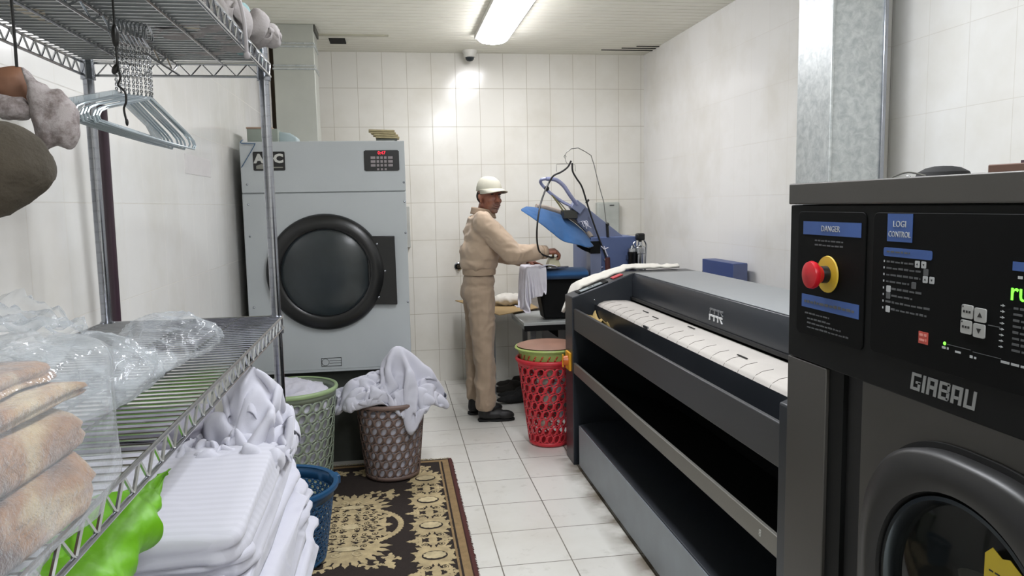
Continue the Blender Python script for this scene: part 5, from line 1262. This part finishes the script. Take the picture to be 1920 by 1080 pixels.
# ------------------------------------------------------------ the worker
MX, MY = .0, 0.0
person = thing('person', 'man in beige work suit and cap ironing, smiling towards the camera', 'person', (.59, 5.28, 0))
PO = Vector(person.location)
HA = -64
hf = Vector((math.cos(math.radians(HA)), math.sin(math.radians(HA)), 0)); hs = Vector((-hf.y, hf.x, 0))   # face direction; his left
hc = Vector((.672, 5.25, 1.545))
def HP(f, s, u): return hc + hf*f + hs*s + Vector((0, 0, u))
RS, REl, RW = (.60, 5.11, 1.385), (.775, 5.045, 1.175), (1.015, 5.135, 1.172)
LS, LEl, LW = (.63, 5.44, 1.385), (.74, 5.49, 1.16), (.93, 5.40, 1.10)
g = G()
# neck and trunk, legs: one skin
g.cap(HP(-.045, 0, -.03), (.625, 5.275, 1.40), .052, .060)
g.ell((.60, 5.275, 1.28), (.10, .16, .16)); g.ell((.59, 5.275, 1.10), (.095, .14, .14)); g.ell((.585, 5.275, .93), (.10, .15, .11))
for S, E_, W_ in ((RS, REl, RW), (LS, LEl, LW)): g.cap(S, E_, .048, .038); g.cap(E_, W_, .038, .025)
for y, x, yk in ((5.20, .60, 5.19), (5.36, .565, 5.38)): g.cap((.585, y, .90), (x, yk, .48), .075, .052); g.cap((x, yk, .48), (x-.01, yk+.0, .09), .05, .035)
# head
g.ell(HP(-.02, 0, .045), (.088, .074, .085), (0, 0, math.radians(HA))); g.ell(HP(.015, 0, -.02), (.066, .060, .085), (0, 0, math.radians(HA)))
g.ell(HP(.030, 0, -.078), (.036, .036, .028), (0, 0, math.radians(HA))); g.ell(HP(.055, 0, -.088), (.020, .022, .016))
g.cap(HP(.078, 0, .022), HP(.100, 0, -.018), .009, .0125); g.ell(HP(.088, .012, -.020), (.009,)*3); g.ell(HP(.088, -.012, -.020), (.009,)*3)
for s2 in (1, -1):
    g.ell(HP(.045, s2*.036, -.018), (.024, .022, .020)); g.cap(HP(.072, s2*.012, .040), HP(.060, s2*.046, .038), .009, .007)
    g.cap(HP(-.01, s2*.074, .018), HP(-.005, s2*.073, -.022), .013, .009); g.ell(HP(-.012, s2*.080, .012), (.012, .012, .022)); g.cap(HP(-.02, s2*.05, -.045), HP(.02, s2*.035, -.07), .022, .018)
g.cap(HP(.080, .022, -.046), HP(.088, 0, -.050), .006, .008); g.cap(HP(.080, -.022, -.046), HP(.088, 0, -.050), .006, .008)
g.cap(HP(.074, .018, -.060), HP(.080, 0, -.064), .007, .008); g.cap(HP(.074, -.018, -.060), HP(.080, 0, -.064), .007, .008)
# hands
def hand(g, W_, d, up, thumb, curl, scale=1):
    """W_ wrist, d direction of the hand, up back-of-hand normal, thumb side vector; fingers bend by curl at each joint"""
    W_, d, up, th = Vector(W_), Vector(d).normalized(), Vector(up).normalized(), Vector(thumb).normalized(); k_ = scale
    g.cap(W_, W_+d*.02*k_, .024*k_, .022*k_)
    for i in range(4):
        sd = th*(.030-.020*i)*k_
        g.cap(W_+d*.015*k_+sd*.6, W_+d*.080*k_+sd, .015*k_, .0125*k_)
    Ls = (.040, .045, .042, .032)
    for i in range(4):
        p = W_+d*.085*k_+th*(.031-.0205*i)*k_; a = curl[0]; r = .0098
        for j in range(3):
            dd = d*math.cos(a)-up*math.sin(a); L_ = Ls[i]*(1, .62, .5)[j]*k_; q_ = p+dd*L_; g.cap(p, q_, (r-j*.001)*k_, (r-.001-j*.001)*k_); p = q_; a += curl[1]
    p = W_+d*.025*k_+th*.026*k_
    for L_, dv in ((.035, d*.6+th*.75-up*.2), (.030, d*.8+th*.3-up*.5), (.024, d*.85+th*.0-up*.6)):
        q_ = p+dv.normalized()*L_*k_; g.cap(p, q_, .0115*k_, .0098*k_); p = q_
hand(g, RW, (1, .02, .06), (.0, -.25, 1), (.05, .95, .25), (.75, .95), 1.0)
hand(g, LW, (.85, -.35, -.2), (0, 0, 1), (-.2, -.95, .1), (.15, .2), .95)
body = blob('body', g, .0045, 3, PO)
q = N('worker skin'); sep = q.n('ShaderNodeSeparateXYZ'); q.l(q.pos(), sep.inputs[0])
n1 = q.noise(q.coord(), 22, 3); base = q.mix(q.ramp(n1, .35, .65), srgb('7c4b3a'), srgb('96614b'))
ds = q.n('ShaderNodeVectorMath', operation='DISTANCE'); q.l(q.pos(), ds.inputs[0]); ds.inputs[1].default_value = HP(.065, 0, -.078)      # grey stubble round mouth and chin
ms = q.math('MULTIPLY', q.math('SUBTRACT', 1, q.ramp(ds.outputs['Value'], .035, .062)), q.ramp(q.noise(q.coord(), 160, 2), .35, .6))
q.l(q.mix(q.math('MULTIPLY', ms, .75), base, srgb('77706b')), q.b.inputs['Base Color']); q.b.inputs['Roughness'].default_value = .5; M['skin'] = q.m
body.materials.append(M['skin']); bo = bpy.data.objects.new('body', body); C.objects.link(bo); bo.parent = person
def ppart(name, g, m_, vox=None, sm=4, fn=None, **k):
    me = blob(name, g, vox, sm, PO, fn) if vox else g
    return part(name, me, m_, person, **k)
# stubble, brows, eyes, mouth, hair
def onface(g, pts, r): g.tube([HP(*p) for p in pts], r, 6)
g = G()
for s2 in (1, -1): onface(g, [(.078, s2*.013, .046), (.076, s2*.03, .050), (.062, s2*.048, .044)], .0042)
M['hair'] = mat('dark hair', '1d1815', .9)
ppart('eyebrow', g, M['hair'])
g = G()
for s2 in (1, -1): g.ell(HP(.071, s2*.031, .026), (.0085, .0115, .0045), (0, 0, math.radians(HA)))
ppart('eye', g, mat('eyes', '2a211d', .3))
g = G(); onface(g, [(.080, .027, -.048), (.088, .012, -.0545), (.090, 0, -.056), (.088, -.012, -.0545), (.080, -.027, -.048)], .0032)
ppart('mouth', g, mat('lips', '5e332d', .5))
g = G(); g.ell(HP(-.045, 0, .018), (.068, .076, .066), (0, 0, math.radians(HA))); g.ell(HP(-.03, .066, .010), (.022, .014, .028)); g.ell(HP(-.03, -.066, .010), (.022, .014, .028))
ppart('hair', g, M['hair'], .005, 2)
# cap
M['cap'] = mat('pale beige cap', 'b9b6a6', .9, 0, .05, 14, .2, 300, .001)
g = G()
def crown(u, v):
    a = 2*PI*u; ph = PI/2*(1-v); r = max(0, math.cos(ph))**.75; z = math.sin(ph)
    return HP(-.014+.098*math.cos(a)*r, .083*math.sin(a)*r, .052+.098*z*(1-.10*math.cos(a)*r))
capo = ppart('cap', G().grid(crown, 48, 20, closeu=True), M['cap'], angle=80, solid=.003)
def brim(u, v):
    a = (u-.5)*PI*1.02; f = .080*math.cos(a)*1+.0; s = .085*math.sin(a); k_ = v
    return HP(.0+f+k_*.088*math.cos(a)**.5 if abs(a) < PI/2 else f, s*(1-.08*k_), .066-.018*k_-.014*abs(math.sin(a))**2.2*k_-.004*abs(math.sin(a)))
part('brim', G().grid(brim, 40, 10), M['cap'], capo, angle=80, solid=.005)
part('cap_button', G().ell(HP(-.012, 0, .150), (.007, .007, .004)), M['cap'], capo)
# jacket
def fold(amp, seed, f=7):
    def fn(p, n_):
        q_ = Vector((p.x, p.y, p.z*1.3)); return p + n_*amp*((ridge(q_, f, seed)-.55)+.45*(ridge(q_, f*2.3, seed+1)-.5))
    return fn
g = G()
g.ell((.607, 5.275, 1.30), (.125, .185, .15)); g.ell((.592, 5.275, 1.18), (.137, .185, .13)); g.ell((.585, 5.275, 1.10), (.132, .175, .075)); g.ell((.60, 5.275, 1.385), (.09, .17, .06))
for S, E_, W_ in ((RS, REl, RW), (LS, LEl, LW)):
    S, E_, W_ = map(Vector, (S, E_, W_)); E2 = E_.lerp(W_, .05); C2 = E_.lerp(W_, .80)
    g.cap(S+Vector((-.0, 0, -.0)), E2, .078, .072); g.cap(E2, C2, .070, .052)
    g.ell(C2+(W_-E_).normalized()*.025, (.045, .045, .045))
jk = ppart('jacket', g, M['khaki'], .008, 7, fold(.012, 3, 6))
g = G()
for k_ in range(3): pass
def coll(u, v):
    a = 2*PI*u; r = .082-.010*v; c_ = Vector((.622, 5.27, 1.425)); h = .050*v
    x = r*1.05*math.cos(a); y = r*1.05*math.sin(a)
    return c_+Vector((x, y, h-.35*x+.012*math.cos(a)))
for S, E_, W_ in ((RS, REl, RW), (LS, LEl, LW)):      # cuffs
    E_, W_ = Vector(E_), Vector(W_); d_ = (W_-E_).normalized(); c_ = E_.lerp(W_, .80)+d_*.035
    part('cuff', G().cyl(c_, c_+d_*.035, .045, .043, 24, False), mat('cuff khaki', 'ac9781', .92), jk, solid=.006)
part('collar', G().grid(coll, 40, 6, closeu=True), mat('collar khaki', 'a08c77', .92), jk, angle=80, solid=.008)
g = G().lathe([(.93, -.02), (1, -.022), (1.02, 0), (1, .022), (.93, .02)], n=48)
wb = G().add([Vector((.585+x*.114, 5.275+y*.148, 1.045+z)) for x, y, z in g.v], g.f)
part('waistband', wb, mat('waistband khaki', 'ac9781', .92), jk, angle=60)
# trousers
g = G()
g.ell((.585, 5.275, .975), (.115, .155, .09)); g.ell((.572, 5.275, .90), (.118, .155, .10))
g.cap((.583, 5.205, .90), (.600, 5.19, .50), .095, .076); g.cap((.600, 5.19, .50), (.598, 5.185, .13), .076, .070)
g.cap((.570, 5.345, .90), (.560, 5.375, .50), .092, .074); g.cap((.560, 5.375, .50), (.552, 5.385, .15), .074, .066)
def tf(p, n_):
    q_ = Vector((p.x, p.y, p.z*.45)); z = p.z
    r = p + n_*.013*((ridge(q_, 9, 8)-.55)+.5*(ridge((p.x, p.y, p.z*.9), 16, 9)-.5)); r.z = max(r.z, .078+.0*z); return r
ppart('trousers', g, mat('khaki trousers', 'a8947f', .92, 0, .06, 12, .25, 500, .001, sheen=.15), .008, 6, tf)
g = G().box((.652, 5.145, 1.01), (.668, 5.175, 1.065))
creased(bpy.data.materials['khaki trousers'], 7, .5, .016)
# shoes
for x, y, rz in ((.600, 5.19, -.10), (.548, 5.385, .08)):
    Mz = Matrix.Translation((x, y, 0)) @ Matrix.Rotation(rz, 4, 'Z')
    g = G(); g.ell((-.0, 0, .055), (.055, .042, .055), M4=Mz); g.ell((.06, 0, .042), (.09, .043, .040), M4=Mz); g.ell((.13, 0, .036), (.07, .045, .036), M4=Mz); g.cap(Mz @ Vector((-.01, 0, .05)), Mz @ Vector((-.005, 0, .12)), .045, .043)
    sh = ppart('shoe', g, mat('black leather', '121112', .45) if 'black leather' not in bpy.data.materials else bpy.data.materials['black leather'], .005, 4, lambda p, n_: Vector((p.x, p.y, max(p.z, .004))))
    s2 = G().prism([(-.058, 0), (-.05, .036), (.03, .036), (.08, .045), (.16, .040), (.198, .018), (.202, 0), (.198, -.018), (.16, -.040), (.08, -.045), (.03, -.036), (-.05, -.036)], .014, (0, 0, .001), ((1, 0, 0), (0, 1, 0)), (0, 0, 1))
    part('sole', G().add([Mz @ Vector(v) for v in s2.v], s2.f), M['black_matt'], sh, bev=.003)
